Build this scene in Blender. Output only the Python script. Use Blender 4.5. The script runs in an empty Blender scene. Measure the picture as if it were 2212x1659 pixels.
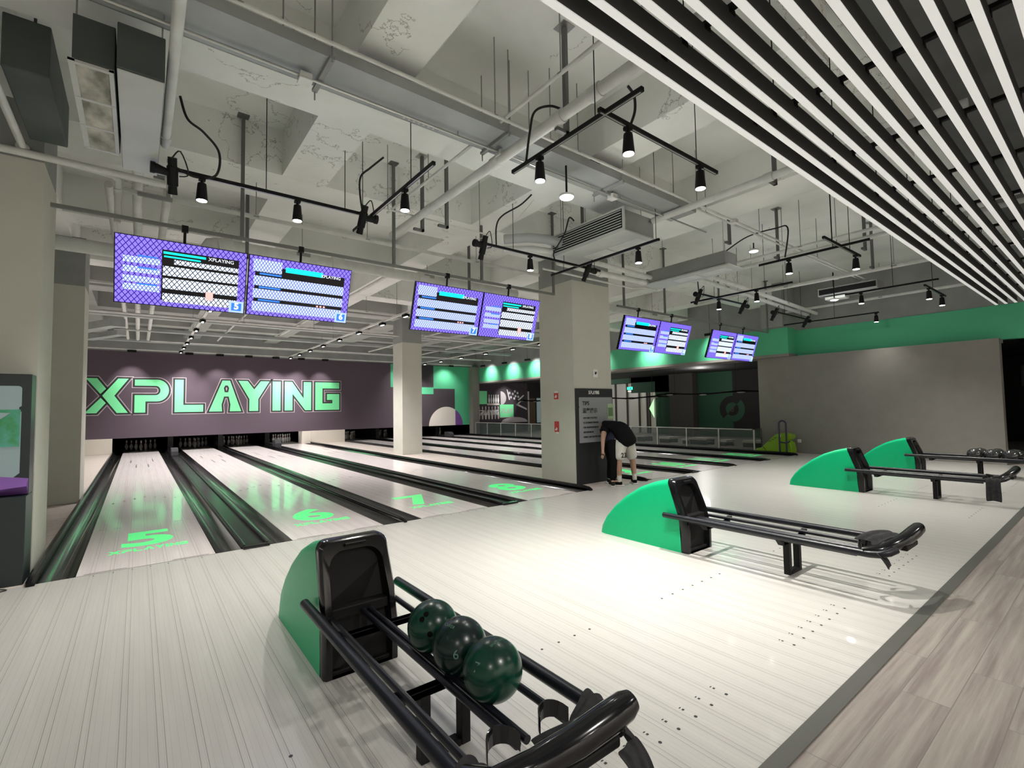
import bpy, bmesh, math, random
from mathutils import Vector, Matrix, Quaternion
random.seed(7)
S = bpy.context.scene
COL = S.collection
PI = math.pi
ORG = {}                      # world origin of every thing and part

# ------------------------------------------------------------------ materials
def mat(name, col, rough=.6, metal=0, spec=.5, emit=None, es=0, coat=0, alpha=1, trans=0):
    m = bpy.data.materials.new(name); m.use_nodes = True
    b = m.node_tree.nodes['Principled BSDF']
    b.inputs['Base Color'].default_value = (*col, 1)
    b.inputs['Roughness'].default_value = rough
    b.inputs['Metallic'].default_value = metal
    b.inputs['Specular IOR Level'].default_value = spec
    if coat: b.inputs['Coat Weight'].default_value = coat; b.inputs['Coat Roughness'].default_value = .06
    if emit: b.inputs['Emission Color'].default_value = (*emit, 1); b.inputs['Emission Strength'].default_value = es
    if trans: b.inputs['Transmission Weight'].default_value = trans
    if alpha < 1: b.inputs['Alpha'].default_value = alpha
    return m

def nodes(m):
    return m.node_tree.nodes, m.node_tree.links, m.node_tree.nodes['Principled BSDF']

def noisy(name, c1, c2, scale=3, rough=.7, detail=6, bump=.0, spec=.4, metal=0, stretch=(1, 1, 1), lo=.35, hi=.65):
    m = mat(name, c1, rough, metal, spec); N, L, b = nodes(m)
    tc = N.new('ShaderNodeTexCoord'); mp = N.new('ShaderNodeMapping'); mp.inputs['Scale'].default_value = stretch
    nz = N.new('ShaderNodeTexNoise'); nz.inputs['Scale'].default_value = scale; nz.inputs['Detail'].default_value = detail
    cr = N.new('ShaderNodeValToRGB'); cr.color_ramp.elements[0].position = lo; cr.color_ramp.elements[1].position = hi
    cr.color_ramp.elements[0].color = (*c1, 1); cr.color_ramp.elements[1].color = (*c2, 1)
    L.new(tc.outputs['Object'], mp.inputs['Vector']); L.new(mp.outputs[0], nz.inputs['Vector'])
    L.new(nz.outputs['Fac'], cr.inputs[0]); L.new(cr.outputs[0], b.inputs['Base Color'])
    if bump:
        bp = N.new('ShaderNodeBump'); bp.inputs['Strength'].default_value = bump; bp.inputs['Distance'].default_value = .01
        L.new(nz.outputs['Fac'], bp.inputs['Height']); L.new(bp.outputs[0], b.inputs['Normal'])
    return m

def math_n(N, L, op, a, b=None, c=None):
    n = N.new('ShaderNodeMath'); n.operation = op
    for i, v in enumerate((a, b, c)):
        if v is None: continue
        if isinstance(v, (int, float)): n.inputs[i].default_value = v
        else: L.new(v, n.inputs[i])
    return n.outputs[0]

def boards(name, base, line, rough, coat, x0=0.0):
    """synthetic lane boards: thin joints every board along Y, darker doubled joints every fifth board"""
    m = mat(name, base, rough, 0, .5, coat=coat); N, L, b = nodes(m)
    g = N.new('ShaderNodeNewGeometry'); sp = N.new('ShaderNodeSeparateXYZ'); L.new(g.outputs['Position'], sp.inputs[0])
    x = math_n(N, L, 'ADD', sp.outputs['X'], 50 - x0)
    def joint(period, width, off=0):
        f = math_n(N, L, 'MODULO', math_n(N, L, 'ADD', x, off), period)
        return math_n(N, L, 'LESS_THAN', f, width)
    fine = joint(.02703, .0016); pair = math_n(N, L, 'MAXIMUM', joint(.13515, .0028, .02), joint(.13515, .0028, .047))
    a = math_n(N, L, 'MAXIMUM', math_n(N, L, 'MULTIPLY', fine, .30), math_n(N, L, 'MULTIPLY', pair, .75))
    nz = N.new('ShaderNodeTexNoise'); nz.inputs['Scale'].default_value = 2.2; nz.inputs['Detail'].default_value = 7
    mp = N.new('ShaderNodeMapping'); mp.inputs['Scale'].default_value = (9, .5, 1)
    L.new(g.outputs['Position'], mp.inputs['Vector']); L.new(mp.outputs[0], nz.inputs['Vector'])
    c0 = N.new('ShaderNodeMix'); c0.data_type = 'RGBA'; c0.inputs['A'].default_value = (*base, 1)
    c0.inputs['B'].default_value = (*[v * .80 for v in base], 1); L.new(nz.outputs['Fac'], c0.inputs['Factor'])
    c1 = N.new('ShaderNodeMix'); c1.data_type = 'RGBA'; L.new(a, c1.inputs['Factor'])
    L.new(c0.outputs['Result'], c1.inputs['A']); c1.inputs['B'].default_value = (*line, 1)
    L.new(c1.outputs['Result'], b.inputs['Base Color'])
    return m

def planks(name, c1, c2, joint, lx, ly, rough=.35, sx=.6, sy=9):
    """vinyl planks laid along X, length lx, width ly"""
    m = mat(name, c1, rough, 0, .4); N, L, b = nodes(m)
    g = N.new('ShaderNodeNewGeometry')
    br = N.new('ShaderNodeTexBrick'); br.inputs['Scale'].default_value = 1; br.inputs['Brick Width'].default_value = lx
    br.inputs['Row Height'].default_value = ly; br.inputs['Mortar Size'].default_value = .0022; br.offset = .37
    br.inputs['Color1'].default_value = (0, 0, 0, 1); br.inputs['Color2'].default_value = (1, 1, 1, 1)
    L.new(g.outputs['Position'], br.inputs['Vector'])
    mp = N.new('ShaderNodeMapping'); mp.inputs['Scale'].default_value = (sx, sy, 1)
    ad = N.new('ShaderNodeVectorMath'); ad.operation = 'MULTIPLY_ADD'
    ad.inputs[1].default_value = (3.1, 5.7, 0); L.new(br.outputs['Color'], ad.inputs[0]); L.new(g.outputs['Position'], ad.inputs[2])
    L.new(ad.outputs[0], mp.inputs['Vector'])
    nz = N.new('ShaderNodeTexNoise'); nz.inputs['Scale'].default_value = 1.6; nz.inputs['Detail'].default_value = 8; nz.inputs['Roughness'].default_value = .65
    L.new(mp.outputs[0], nz.inputs['Vector'])
    cr = N.new('ShaderNodeValToRGB'); cr.color_ramp.elements[0].position = .36; cr.color_ramp.elements[1].position = .64
    cr.color_ramp.elements[0].color = (*c1, 1); cr.color_ramp.elements[1].color = (*c2, 1); L.new(nz.outputs['Fac'], cr.inputs[0])
    mx = N.new('ShaderNodeMix'); mx.data_type = 'RGBA'; L.new(br.outputs['Fac'], mx.inputs['Factor'])
    L.new(cr.outputs[0], mx.inputs['A']); mx.inputs['B'].default_value = (*joint, 1); L.new(mx.outputs['Result'], b.inputs['Base Color'])
    return m

def lattice(name, c_dot, c_gap, px, pz, size, strength):
    """luminous pixel pattern of a screen: rows of offset diamonds"""
    m = mat(name, (0, 0, 0), .25); N, L, b = nodes(m)
    tc = N.new('ShaderNodeTexCoord'); sp = N.new('ShaderNodeSeparateXYZ'); L.new(tc.outputs['Object'], sp.inputs[0])
    u = math_n(N, L, 'DIVIDE', math_n(N, L, 'ADD', sp.outputs['X'], 10), px); v = math_n(N, L, 'DIVIDE', math_n(N, L, 'ADD', sp.outputs['Z'], 10), pz)
    def dia(du, dv):
        fu = math_n(N, L, 'ABSOLUTE', math_n(N, L, 'SUBTRACT', math_n(N, L, 'FRACT', math_n(N, L, 'ADD', u, du)), .5))
        fv = math_n(N, L, 'ABSOLUTE', math_n(N, L, 'SUBTRACT', math_n(N, L, 'FRACT', math_n(N, L, 'ADD', v, dv)), .5))
        return math_n(N, L, 'LESS_THAN', math_n(N, L, 'ADD', fu, fv), size)
    d = math_n(N, L, 'MAXIMUM', dia(0, 0), dia(.5, .5))
    mx = N.new('ShaderNodeMix'); mx.data_type = 'RGBA'; L.new(d, mx.inputs['Factor'])
    mx.inputs['A'].default_value = (*c_gap, 1); mx.inputs['B'].default_value = (*c_dot, 1)
    L.new(mx.outputs['Result'], b.inputs['Emission Color']); b.inputs['Emission Strength'].default_value = strength
    return m

M = {}
M['concrete'] = noisy('grey painted concrete', (.76, .775, .74), (.86, .87, .84), 1.3, .85, 8, .15)
def cracked(m):
    N, L, b = nodes(m); g = N.new('ShaderNodeNewGeometry')
    n1 = N.new('ShaderNodeTexNoise'); n1.inputs['Scale'].default_value = .9; n1.inputs['Detail'].default_value = 9; n1.inputs['Roughness'].default_value = .62
    n2 = N.new('ShaderNodeTexNoise'); n2.inputs['Scale'].default_value = .55; n2.inputs['Detail'].default_value = 2
    L.new(g.outputs['Position'], n1.inputs['Vector']); L.new(g.outputs['Position'], n2.inputs['Vector'])
    a = math_n(N, L, 'LESS_THAN', math_n(N, L, 'ABSOLUTE', math_n(N, L, 'SUBTRACT', n1.outputs['Fac'], .5)), .0028)
    k = math_n(N, L, 'MULTIPLY', math_n(N, L, 'MULTIPLY', a, math_n(N, L, 'GREATER_THAN', n2.outputs['Fac'], .54)), .6)
    src = b.inputs['Base Color'].links[0].from_socket; mx = N.new('ShaderNodeMix'); mx.data_type = 'RGBA'
    L.new(k, mx.inputs['Factor']); L.new(src, mx.inputs['A']); mx.inputs['B'].default_value = (.16, .15, .13, 1); L.new(mx.outputs['Result'], b.inputs['Base Color'])
cracked(M['concrete'])
M['greypaint'] = noisy('dull grey paint', (.26, .27, .26), (.31, .32, .31), 2, .8)
M['pipe'] = noisy('grey painted pipe', (.60, .605, .58), (.70, .705, .68), 5, .55)
M['steel'] = mat('galvanised steel', (.5, .5, .48), .3, .85)
M['duct'] = noisy('galvanised duct sheet', (.34, .36, .35), (.42, .44, .43), 2, .55, metal=.2)
M['unit'] = noisy('off white unit panel', (.50, .51, .48), (.56, .57, .54), 2, .5)
M['filter'] = noisy('dusty filter mesh', (.20, .20, .16), (.62, .60, .52), 7, .9, 8, stretch=(1, .5, 1))
M['dimceil'] = noisy('dimmed concrete', (.36, .37, .35), (.44, .45, .43), 1.3, .9)  # concrete again, the far end's light falloff put into a darker tone
M['shadeceil'] = noisy('shaded ceiling concrete', (.10, .105, .10), (.14, .145, .14), 1.3, .9)  # slab shadowed by the slats: that shade put into the colour
M['column'] = noisy('warm grey column paint', (.52, .515, .455), (.545, .54, .48), 3, .7)
M['approach'] = boards('white synthetic approach boards', (.47, .46, .432), (.15, .138, .12), .30, .15)
M['lane'] = boards('white synthetic lane boards', (.70, .645, .635), (.33, .28, .27), .20, .35)
M['deck'] = mat('dull pin deck', (.32, .30, .28), .35)
M['vinyl'] = planks('streaked vinyl planks', (.165, .137, .127), (.285, .262, .232), (.15, .13, .12), 1.3, .185, sx=.45, sy=13)
M['walk'] = planks('pinkish walkway planks', (.42, .36, .33), (.56, .50, .46), (.25, .21, .19), 1.2, .2)
M['trim'] = mat('brushed grey edge strip', (.10, .10, .09), .4, .3)
M['blk'] = mat('gloss black plastic', (.005, .005, .006), .16, spec=.35, coat=.25)
M['railblk'] = mat('satin black rail', (.006, .007, .011), .34, spec=.4)
M['darkduct'] = noisy('dark duct sheet', (.060, .075, .070), (.085, .10, .095), 2, .6)
M['post'] = mat('dark grey steel', (.13, .133, .127), .6)
M['bar'] = mat('grey hanging bar', (.17, .175, .165), .6)
M['blkmat'] = mat('matt black metal', (.008, .008, .008), .55, spec=.2)
M['rubber'] = mat('soft black', (.01, .01, .01), .75)
M['gutter'] = noisy('glossy dark gutter', (.006, .006, .006), (.016, .015, .014), 3, .16, stretch=(3, .6, 1))
M['gutter'].node_tree.nodes['Principled BSDF'].inputs['Coat Weight'].default_value = .2
M['cap'] = mat('dark lane cap', (.007, .007, .008), .2, spec=.22)
M['greybox'] = mat('dark grey box', (.035, .035, .038), .8, spec=.1)
M['green'] = mat('bright green shell', (.0, .42, .17), .38, spec=.3, coat=.1)
M['wallgreen'] = mat('green wall paint', (.085, .47, .25), .7)
M['plum'] = mat('plum wall paint', (.088, .062, .083), .75)
M['darkplum'] = mat('dark plum wall paint', (.048, .036, .046), .75)
M['mint'] = mat('mint letter paint', (.20, .82, .37), .6)
M['lineart'] = mat('pale outline paint', (.52, .48, .49), .6)
M['cream'] = mat('cream wall', (.62, .57, .50), .7)
M['semic'] = mat('pale mural cream', (.66, .60, .55), .7)
M['purple'] = mat('purple mural paint', (.16, .06, .27), .7)
M['greywall'] = noisy('warm grey wall', (.235, .22, .20), (.25, .235, .213), 4, .8)
M['darkgreen'] = mat('dark green wall', (.018, .075, .040), .7)
M['darkwall'] = mat('near black wall', (.012, .011, .011), .8)
M['dimgrey'] = mat('dim grey column', (.06, .055, .05), .7)
M['lanegobo'] = mat('green projected graphic', (.10, .90, .24), .25, emit=(.1, 1, .3), es=.25)  # projector light drawn as a faintly glowing coloured mesh
M['mark'] = mat('dark inlay mark', (.05, .045, .04), .4)
M['pin'] = mat('white pin plastic', (.80, .78, .74), .25, coat=.4)
M['pinred'] = mat('red pin stripe', (.50, .03, .03), .3)
M['pit'] = mat('dark pit lining', (.004, .004, .004), .9, spec=.05)
M['lens'] = mat('lamp lens', (1, 1, 1), .3, emit=(1, .97, .90), es=30)
M['lensfar'] = mat('lamp lens distant', (1, 1, 1), .3, emit=(1, .97, .92), es=12)
M['disc'] = mat('round lamp diffuser', (1, 1, 1), .4, emit=(1, .98, .94), es=1.6)
M['tube'] = mat('line lamp diffuser', (.5, .5, .49), .5, emit=(1, .985, .94), es=.33)
M['baffle'] = mat('dark grey baffle', (.085, .088, .086), .6)
M['white'] = mat('white plastic', (.75, .75, .73), .4)
M['offwhite'] = mat('off white panel', (.33, .345, .36), .45)
M['signgrey'] = mat('silver grey sign face', (.27, .28, .30), .45)
M['signblk'] = mat('charcoal sign frame', (.014, .015, .018), .5)
M['kiosk'] = mat('charcoal kiosk body', (.013, .022, .024), .35)
M['kioskface'] = mat('kiosk face', (.16, .21, .21), .3, emit=(.42, .55, .55), es=.16)
M['ink'] = mat('dark ink', (.01, .01, .012), .6)
M['red'] = mat('red sticker', (.52, .02, .02), .4)
M['note'] = mat('pale green notice', (.38, .52, .30), .5)
M['notedk'] = mat('notice print', (.12, .20, .10), .5)
M['glass'] = mat('smoky glass', (.10, .125, .115), .05, alpha=.42)
M['rail'] = mat('satin rail metal', (.50, .50, .47), .35, .3)
M['lime'] = mat('lime green plastic', (.22, .42, .01), .3, coat=.3)
M['limedk'] = mat('dark lime marking', (.05, .13, .005), .5)
M['violet'] = mat('dark violet tube', (.035, .022, .07), .35)
M['skin'] = mat('skin', (.36, .215, .15), .6)
M['shirt'] = mat('black cotton', (.006, .0065, .007), .9, spec=.1)
M['shorts'] = noisy('white cotton shorts', (.52, .52, .47), (.60, .60, .55), 9, .85)
M['sock'] = mat('white sock', (.55, .55, .50), .85)
M['navy'] = mat('navy cotton', (.010, .012, .035), .85)
M['hair'] = mat('black hair', (.012, .010, .009), .6)
M['mintpatch'] = mat('mint shirt print', (.18, .42, .30), .7)
M['cloth'] = noisy('black towel cloth', (.016, .016, .017), (.028, .028, .030), 30, .95, 4, .3)
M['ball'] = noisy('swirled green ball', (.0, .022, .014), (.0, .055, .031), 6, .27, 5, stretch=(1, 1, 1)); nodes(M['ball'])[2].inputs['Coat Weight'].default_value = .08
M['ball2'] = noisy('dark green ball', (.001, .010, .009), (.0, .020, .014), 6, .27, 5); nodes(M['ball2'])[2].inputs['Coat Weight'].default_value = .08
M['ballblk'] = mat('black speckled ball', (.02, .02, .02), .12, coat=.8)
M['engr'] = mat('engraved ball mark', (.07, .16, .12), .4)
M['brown'] = mat('brown panel', (.10, .07, .04), .6)
M['s_vio'] = lattice('screen violet', (.20, .14, .86), (.012, .004, .16), .050, .066, .41, 1.35)
M['s_lav'] = lattice('screen lavender', (.50, .62, 1.0), (.07, .06, .36), .034, .052, .40, 1.2)
M['s_wht'] = lattice('screen white rows', (.74, .84, 1.0), (.006, .006, .02), .046, .060, .40, 1.3)
M['s_cyn'] = mat('screen cyan', (0, 0, 0), .3, emit=(.0, .80, .62), es=1.2)
M['s_blu'] = mat('screen blue', (0, 0, 0), .3, emit=(.03, .20, .75), es=1.0)
M['s_blk'] = mat('screen black', (.004, .004, .008), .2)
M['s_pal'] = mat('screen pale badge', (0, 0, 0), .3, emit=(.42, .58, .88), es=1.0)
M['s_ink'] = mat('screen badge digit', (0, 0, 0), .3, emit=(.80, .90, 1.0), es=1.2)
M['s_pnk'] = mat('screen pink', (0, 0, 0), .3, emit=(1.0, .42, .38), es=1.2)
M['exit'] = mat('exit sign face', (0, 0, 0), .3, emit=(.02, .9, .35), es=3)
M['k_grn'] = noisy('kiosk picture green', (.06, .30, .10), (.12, .45, .42), 9, .4)
M['window'] = mat('backlit window', (.2, .2, .2), .4, emit=(.55, .52, .42), es=.18)
M['winlit'] = mat('lit green arrow', (0, 0, 0), .4, emit=(.45, .85, .42), es=1.0)
M['striplit'] = mat('lit strip', (0, 0, 0), .4, emit=(1, .95, .8), es=3)

# ------------------------------------------------------------------ mesh building
class MB:
    def __init__(s): s.bm = bmesh.new()
    def box(s, x0, y0, z0, x1, y1, z1):
        r = bmesh.ops.create_cube(s.bm, size=1)
        for v in r['verts']:
            v.co = Vector((x0 + (v.co.x + .5) * (x1 - x0), y0 + (v.co.y + .5) * (y1 - y0), z0 + (v.co.z + .5) * (z1 - z0)))
        return s
    def obox(s, c, size, rot=None):
        r = bmesh.ops.create_cube(s.bm, size=1)
        for v in r['verts']:
            p = Vector((v.co.x * size[0], v.co.y * size[1], v.co.z * size[2]))
            v.co = (rot @ p if rot else p) + Vector(c)
        return s
    def tube(s, pts, r, seg=10, caps=True):
        pts = [Vector(p) for p in pts]; n = len(pts); rr = r if isinstance(r, (list, tuple)) else [r] * n
        prev = None; rings = []
        for i, p in enumerate(pts):
            a = (pts[i] - pts[i - 1]).normalized() if i > 0 else None
            b = (pts[i + 1] - pts[i]).normalized() if i < n - 1 else None
            t = (a + b).normalized() if a is not None and b is not None and (a + b).length > 1e-6 else (a if b is None else b)
            k = 1.0
            if a is not None and b is not None:
                k = 1 / max(.5, t.dot(a))
            if prev is None:
                up = Vector((0, 0, 1)) if abs(t.z) < .9 else Vector((1, 0, 0))
                u = t.cross(up).normalized()
            else:
                u = (prev - t * prev.dot(t)).normalized()
            prev = u; w = t.cross(u)
            rings.append([s.bm.verts.new(p + (u * math.cos(q * 2 * PI / seg) + w * math.sin(q * 2 * PI / seg)) * rr[i] * (1 + (k - 1) * .5)) for q in range(seg)])
        for i in range(n - 1):
            for q in range(seg):
                s.bm.faces.new((rings[i][q], rings[i][(q + 1) % seg], rings[i + 1][(q + 1) % seg], rings[i + 1][q]))
        if caps:
            s.bm.faces.new(rings[0][::-1]); s.bm.faces.new(rings[-1])
        return s
    def cyl(s, p0, p1, r0, r1=None, seg=16): return s.tube([p0, p1], [r0, r0 if r1 is None else r1], seg)
    def lathe(s, prof, c, seg=24, axis=None):
        """prof: list of (radius, height) from the bottom up"""
        c = Vector(c); q = Vector((0, 0, 1)).rotation_difference(Vector(axis)) if axis else Quaternion()
        rings = []
        for r, h in prof:
            rings.append([s.bm.verts.new(c + q @ Vector((r * math.cos(k * 2 * PI / seg), r * math.sin(k * 2 * PI / seg), h))) for k in range(seg)])
        for i in range(len(rings) - 1):
            for k in range(seg):
                s.bm.faces.new((rings[i][k], rings[i][(k + 1) % seg], rings[i + 1][(k + 1) % seg], rings[i + 1][k]))
        s.bm.faces.new(rings[0][::-1]); s.bm.faces.new(rings[-1])
        return s
    def prism(s, poly, a, b, plane='xz'):
        """extrude a 2-D polygon between a and b along the remaining axis"""
        def P(u, v, w):
            return {'xz': (u, w, v), 'yz': (w, u, v), 'xy': (u, v, w)}[plane]
        A = [s.bm.verts.new(P(u, v, a)) for u, v in poly]; B = [s.bm.verts.new(P(u, v, b)) for u, v in poly]
        n = len(poly)
        f0 = s.bm.faces.new(A); f1 = s.bm.faces.new(B[::-1])
        for i in range(n): s.bm.faces.new((A[i], B[i], B[(i + 1) % n], A[(i + 1) % n]))
        return s
    def sphere(s, c, r, seg=32, sq=(1, 1, 1)):
        q = bmesh.ops.create_uvsphere(s.bm, u_segments=seg, v_segments=seg // 2, radius=r)
        for v in q['verts']: v.co = Vector((v.co.x * sq[0], v.co.y * sq[1], v.co.z * sq[2])) + Vector(c)
        return s
    def loft(s, sections, closed_ends=True):
        rings = [[s.bm.verts.new(p) for p in sec] for sec in sections]; n = len(rings[0])
        for i in range(len(rings) - 1):
            for k in range(n):
                try: s.bm.faces.new((rings[i][k], rings[i][(k + 1) % n], rings[i + 1][(k + 1) % n], rings[i + 1][k]))
                except ValueError: pass
        if closed_ends: s.bm.faces.new(rings[0][::-1]); s.bm.faces.new(rings[-1])
        return s

def link(name, me, m, parent, org, smooth, bevel, smooth_angle=35):
    for mm in (m if isinstance(m, (list, tuple)) else [m]): me.materials.append(mm)
    o = bpy.data.objects.new(name, me); COL.objects.link(o)
    if parent is not None: o.parent = parent
    else: o.location = org
    if smooth:
        for p in me.polygons: p.use_smooth = True
        try: me.set_sharp_from_angle(angle=math.radians(smooth_angle))
        except Exception: pass
    if bevel:
        b = o.modifiers.new('bevel', 'BEVEL'); b.width = bevel; b.segments = 2; b.limit_method = 'ANGLE'; b.angle_limit = math.radians(40)
    return o

def build(mb, name, m, parent=None, smooth=False, bevel=0):
    bm = mb.bm
    bmesh.ops.recalc_face_normals(bm, faces=bm.faces[:])
    if parent is not None: org = ORG[parent.name]
    else:
        xs = [v.co for v in bm.verts]
        lo = Vector((min(v.x for v in xs), min(v.y for v in xs), min(v.z for v in xs))); hi = Vector((max(v.x for v in xs), max(v.y for v in xs), max(v.z for v in xs)))
        org = Vector(((lo.x + hi.x) / 2, (lo.y + hi.y) / 2, lo.z))
    for v in bm.verts: v.co -= org
    me = bpy.data.meshes.new(name); bm.to_mesh(me); bm.free()
    o = link(name, me, M[m] if isinstance(m, str) else [M[k] for k in m], parent, org, smooth, bevel)
    ORG[o.name] = org.copy()
    return o

def thing(name, label, cat, loc, group=None, rotz=0):
    o = bpy.data.objects.new(name, None); COL.objects.link(o); o.location = loc; o.rotation_euler = (0, 0, rotz)
    o.empty_display_size = .1
    ORG[o.name] = Vector(loc); o['label'] = label; o['category'] = cat
    if group: o['group'] = group
    return o
def tag(o, label, cat, group=None, kind=None):
    if label: o['label'] = label
    if cat: o['category'] = cat
    if group: o['group'] = group
    if kind: o['kind'] = kind
    return o
def struct(mb, name, m, label=None, parent=None, smooth=False, bevel=0):
    o = build(mb, name, m, parent, smooth, bevel)
    if parent is None: o['kind'] = 'structure'; o['category'] = name.split('_')[0]
    if label: o['label'] = label
    return o
def dup(root, loc, rotz=None, label=None, group=None):
    r = root.copy(); COL.objects.link(r); r.location = loc
    if rotz is not None: r.rotation_euler = (0, 0, rotz)
    if label: r['label'] = label
    if group: r['group'] = group
    ORG[r.name] = Vector(loc)
    def rec(src, dst):
        for ch in list(src.children):
            c = ch.copy(); COL.objects.link(c); c.parent = dst; ORG[c.name] = Vector(loc); rec(ch, c)
    rec(root, r)
    return r

# ---- flat shapes with holes (letters, signs): 2-D curves turned into meshes
def flat_mesh(loops, depth, offset=0):
    cu = bpy.data.curves.new('tmp', 'CURVE'); cu.dimensions = '2D'; cu.fill_mode = 'BOTH'; cu.extrude = depth / 2; cu.offset = offset
    for lp in loops:
        sp = cu.splines.new('POLY'); sp.points.add(len(lp) - 1); sp.use_cyclic_u = True
        for i, (u, v) in enumerate(lp): sp.points[i].co = (u, v, 0, 1)
    return _curve_to_mesh(cu)
def _curve_to_mesh(cu):
    o = bpy.data.objects.new('tmp', cu); COL.objects.link(o); bpy.context.view_layer.update()
    me = bpy.data.meshes.new_from_object(o.evaluated_get(bpy.context.evaluated_depsgraph_get()))
    bpy.data.objects.remove(o); bpy.data.curves.remove(cu); me.materials.clear()
    return me
def text_mesh(txt, size, depth=.002, align='LEFT', bold=0):
    cu = bpy.data.curves.new('tmp', 'FONT'); cu.body = txt; cu.size = size; cu.extrude = depth / 2; cu.align_x = align; cu.offset = bold
    cu.resolution_u = 4
    return _curve_to_mesh(cu)
def place_mesh(me, name, m, parent, origin, X, Y, scale=1):
    """lay a flat mesh (in its own x,y) on the plane spanned by X and Y at origin"""
    X = Vector(X); Y = Vector(Y); Z = X.cross(Y); O = Vector(origin)
    org = ORG[parent.name] if parent is not None else O
    for v in me.vertices: v.co = O + X * v.co.x * scale + Y * v.co.y * scale + Z.normalized() * v.co.z - org
    me.update(); me.name = name
    o = link(name, me, M[m], parent, org, False, 0); ORG[o.name] = Vector(org)
    return o
def arc(cx, cy, r, a0, a1, n=12, ry=None):
    ry = ry or r
    return [(cx + r * math.cos(math.radians(a0 + (a1 - a0) * i / n)), cy + ry * math.sin(math.radians(a0 + (a1 - a0) * i / n))) for i in range(n + 1)]

# brand lettering traced as outlines, cap height 1, in letter units
LET = {
 'X': ([[(.02, 1), (.34, 1), (.60, .70), (.44, .55)], [(0, 0), (.34, 0), (.60, .29), (.45, .44)], [(.94, 1), (1.25, 1), (.84, .50), (1.25, 0), (.92, 0), (.49, .50)]], 1.27),
 'P': ([[(0, .98)] + arc(.66, .66, .36, 90, -90, 12, .33) + [(.32, .33), (.32, 0), (0, 0), (0, .52), (.62, .52)] + arc(.62, .66, .14, -90, 90, 8) + [(0, .80)]], 1.05),
 'L': ([[(0, 1), (.27, 1), (.27, .22), (.90, .22), (.90, 0), (0, 0)]], .93),
 'A': ([[(0, 0), (.44, 1), (.70, 1), (1.10, 0), (.70, 0), (.72, .22), (.66, .48), (.50, .48), (.42, .22), (.44, 0)], [(.52, .62), (.64, .62), (.67, .76), (.62, .84), (.54, .84), (.49, .76)]], 1.12),
 'Y': ([[(0, 1), (.30, 1), (.52, .72), (.74, 1), (1.04, 1), (.66, .40), (.66, 0), (.36, 0), (.36, .40)]], 1.03),
 'I': ([[(0, 1), (.30, 1), (.30, 0), (0, 0)]], .33),
 'N': ([[(0, 1), (.26, 1), (.68, .42), (.68, 1), (.96, 1), (.96, 0), (.74, 0), (.28, .58), (.28, 0), (0, 0)]], 1.0),
 'G': ([[(0, 1), (.88, 1), (.88, .78), (.26, .78), (.26, .24), (.62, .24), (.62, .36), (.42, .36), (.42, .58), (.88, .58), (.88, 0), (0, 0)]], .9),
}
def brand(txt, kern=.09):
    loops = []; x = 0
    for ch in txt:
        lp, w = LET[ch]
        for l in lp: loops.append([(x + u, v) for u, v in l])
        x += w + kern
    return loops, x - kern
def brand_mesh(txt, width, height, depth=.003):
    lp, w = brand(txt)
    return flat_mesh([[(u / w * width, v * height) for u, v in l] for l in lp], depth)

# ------------------------------------------------------------------ the room
YW = 16.72                      # plane of the wall over the pins
struct(MB().box(-4, -4.80, -.12, 15.45, 0, 0), 'floor', 'approach', 'white synthetic bowling approach floor')
_fl = MB()
for x0, x1 in ((-1.5, -.32), (6.555, 7.995), (14.73, 24)): _fl.box(x0, 0, -.12, x1, 16.6, -.002)
_fl.box(15.45, -4.87, -.12, 24, 0, -.002)
struct(_fl, 'floor', 'walk', 'pinkish grey wooden walkway beside the lanes')
struct(MB().box(-4, -12, -.12, 24, -4.87, -.003), 'floor', 'vinyl', 'brown streaked vinyl plank floor')
struct(MB().box(-4, -4.87, -.12, 15.45, -4.80, .006), 'trim_1', 'trim', 'grey metal edging strip along the approach')
struct(MB().box(-1.5, 0, -.35, 14.9, 20, -.13), 'floor', 'pit', 'dark floor below the lanes')
# slab and beams
cb = MB().box(-4, -4.3, 4.92, 24, 8, 5.15)
cb2 = MB().box(-4, 8, 4.92, 24, 20, 5.15)
ZB = 4.35
BXX = ((-1.02, -.5, -12, 17), (1.77, 2.29, -12, 17), (4.55, 5.06, -12, 17), (7.02, 7.72, -12, 17), (10.4, 10.9, 1.4, 17), (13.0, 13.5, 1.4, 17), (-4, 7.5, -1.47, -.95),
       (-4, 15.9, .56, 1.40), (-4, 15.9, 3.5, 4.0), (-4, 15.9, 6.1, 6.6), (-4, 15.9, 8.5, 9.1), (-4, 15.9, 11.2, 11.7), (-4, 15.9, 13.8, 14.3))
def cz(x, y):
    return 4.36 if any(a <= x <= b and c <= y <= d for a, b, c, d in BXX) else 4.93
for x0, x1 in ((-1.02, -.5), (1.77, 2.29), (4.55, 5.06)): cb.box(x0, -4.3, ZB, x1, 8, 4.93); cb2.box(x0, 8, ZB, x1, 17, 4.93)
cb.box(7.02, -4.3, ZB + .001, 7.72, 8, 4.93); cb2.box(7.02, 8, ZB + .001, 7.72, 17, 4.93)
for x0, x1 in ((10.4, 10.9), (13.0, 13.5)): cb.box(x0, 1.4, ZB, x1, 8, 4.93); cb2.box(x0, 8, ZB, x1, 17, 4.93)
for y0, y1 in ((-1.47, -.95),): cb.box(-4, y0, ZB - .001, 7.5, y1, 4.93)
for y0, y1 in ((.56, 1.40), (3.5, 4.0), (6.1, 6.6), (8.5, 9.1), (11.2, 11.7), (13.8, 14.3)): (cb if y0 < 8 else cb2).box(-4, y0, ZB - .002, 15.9, y1, 4.93)
struct(MB().box(-4, -12, 4.90, 24, -4.3, 5.15), 'ceiling', 'shadeceil', 'dark shaded slab above the slatted ceiling')
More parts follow.
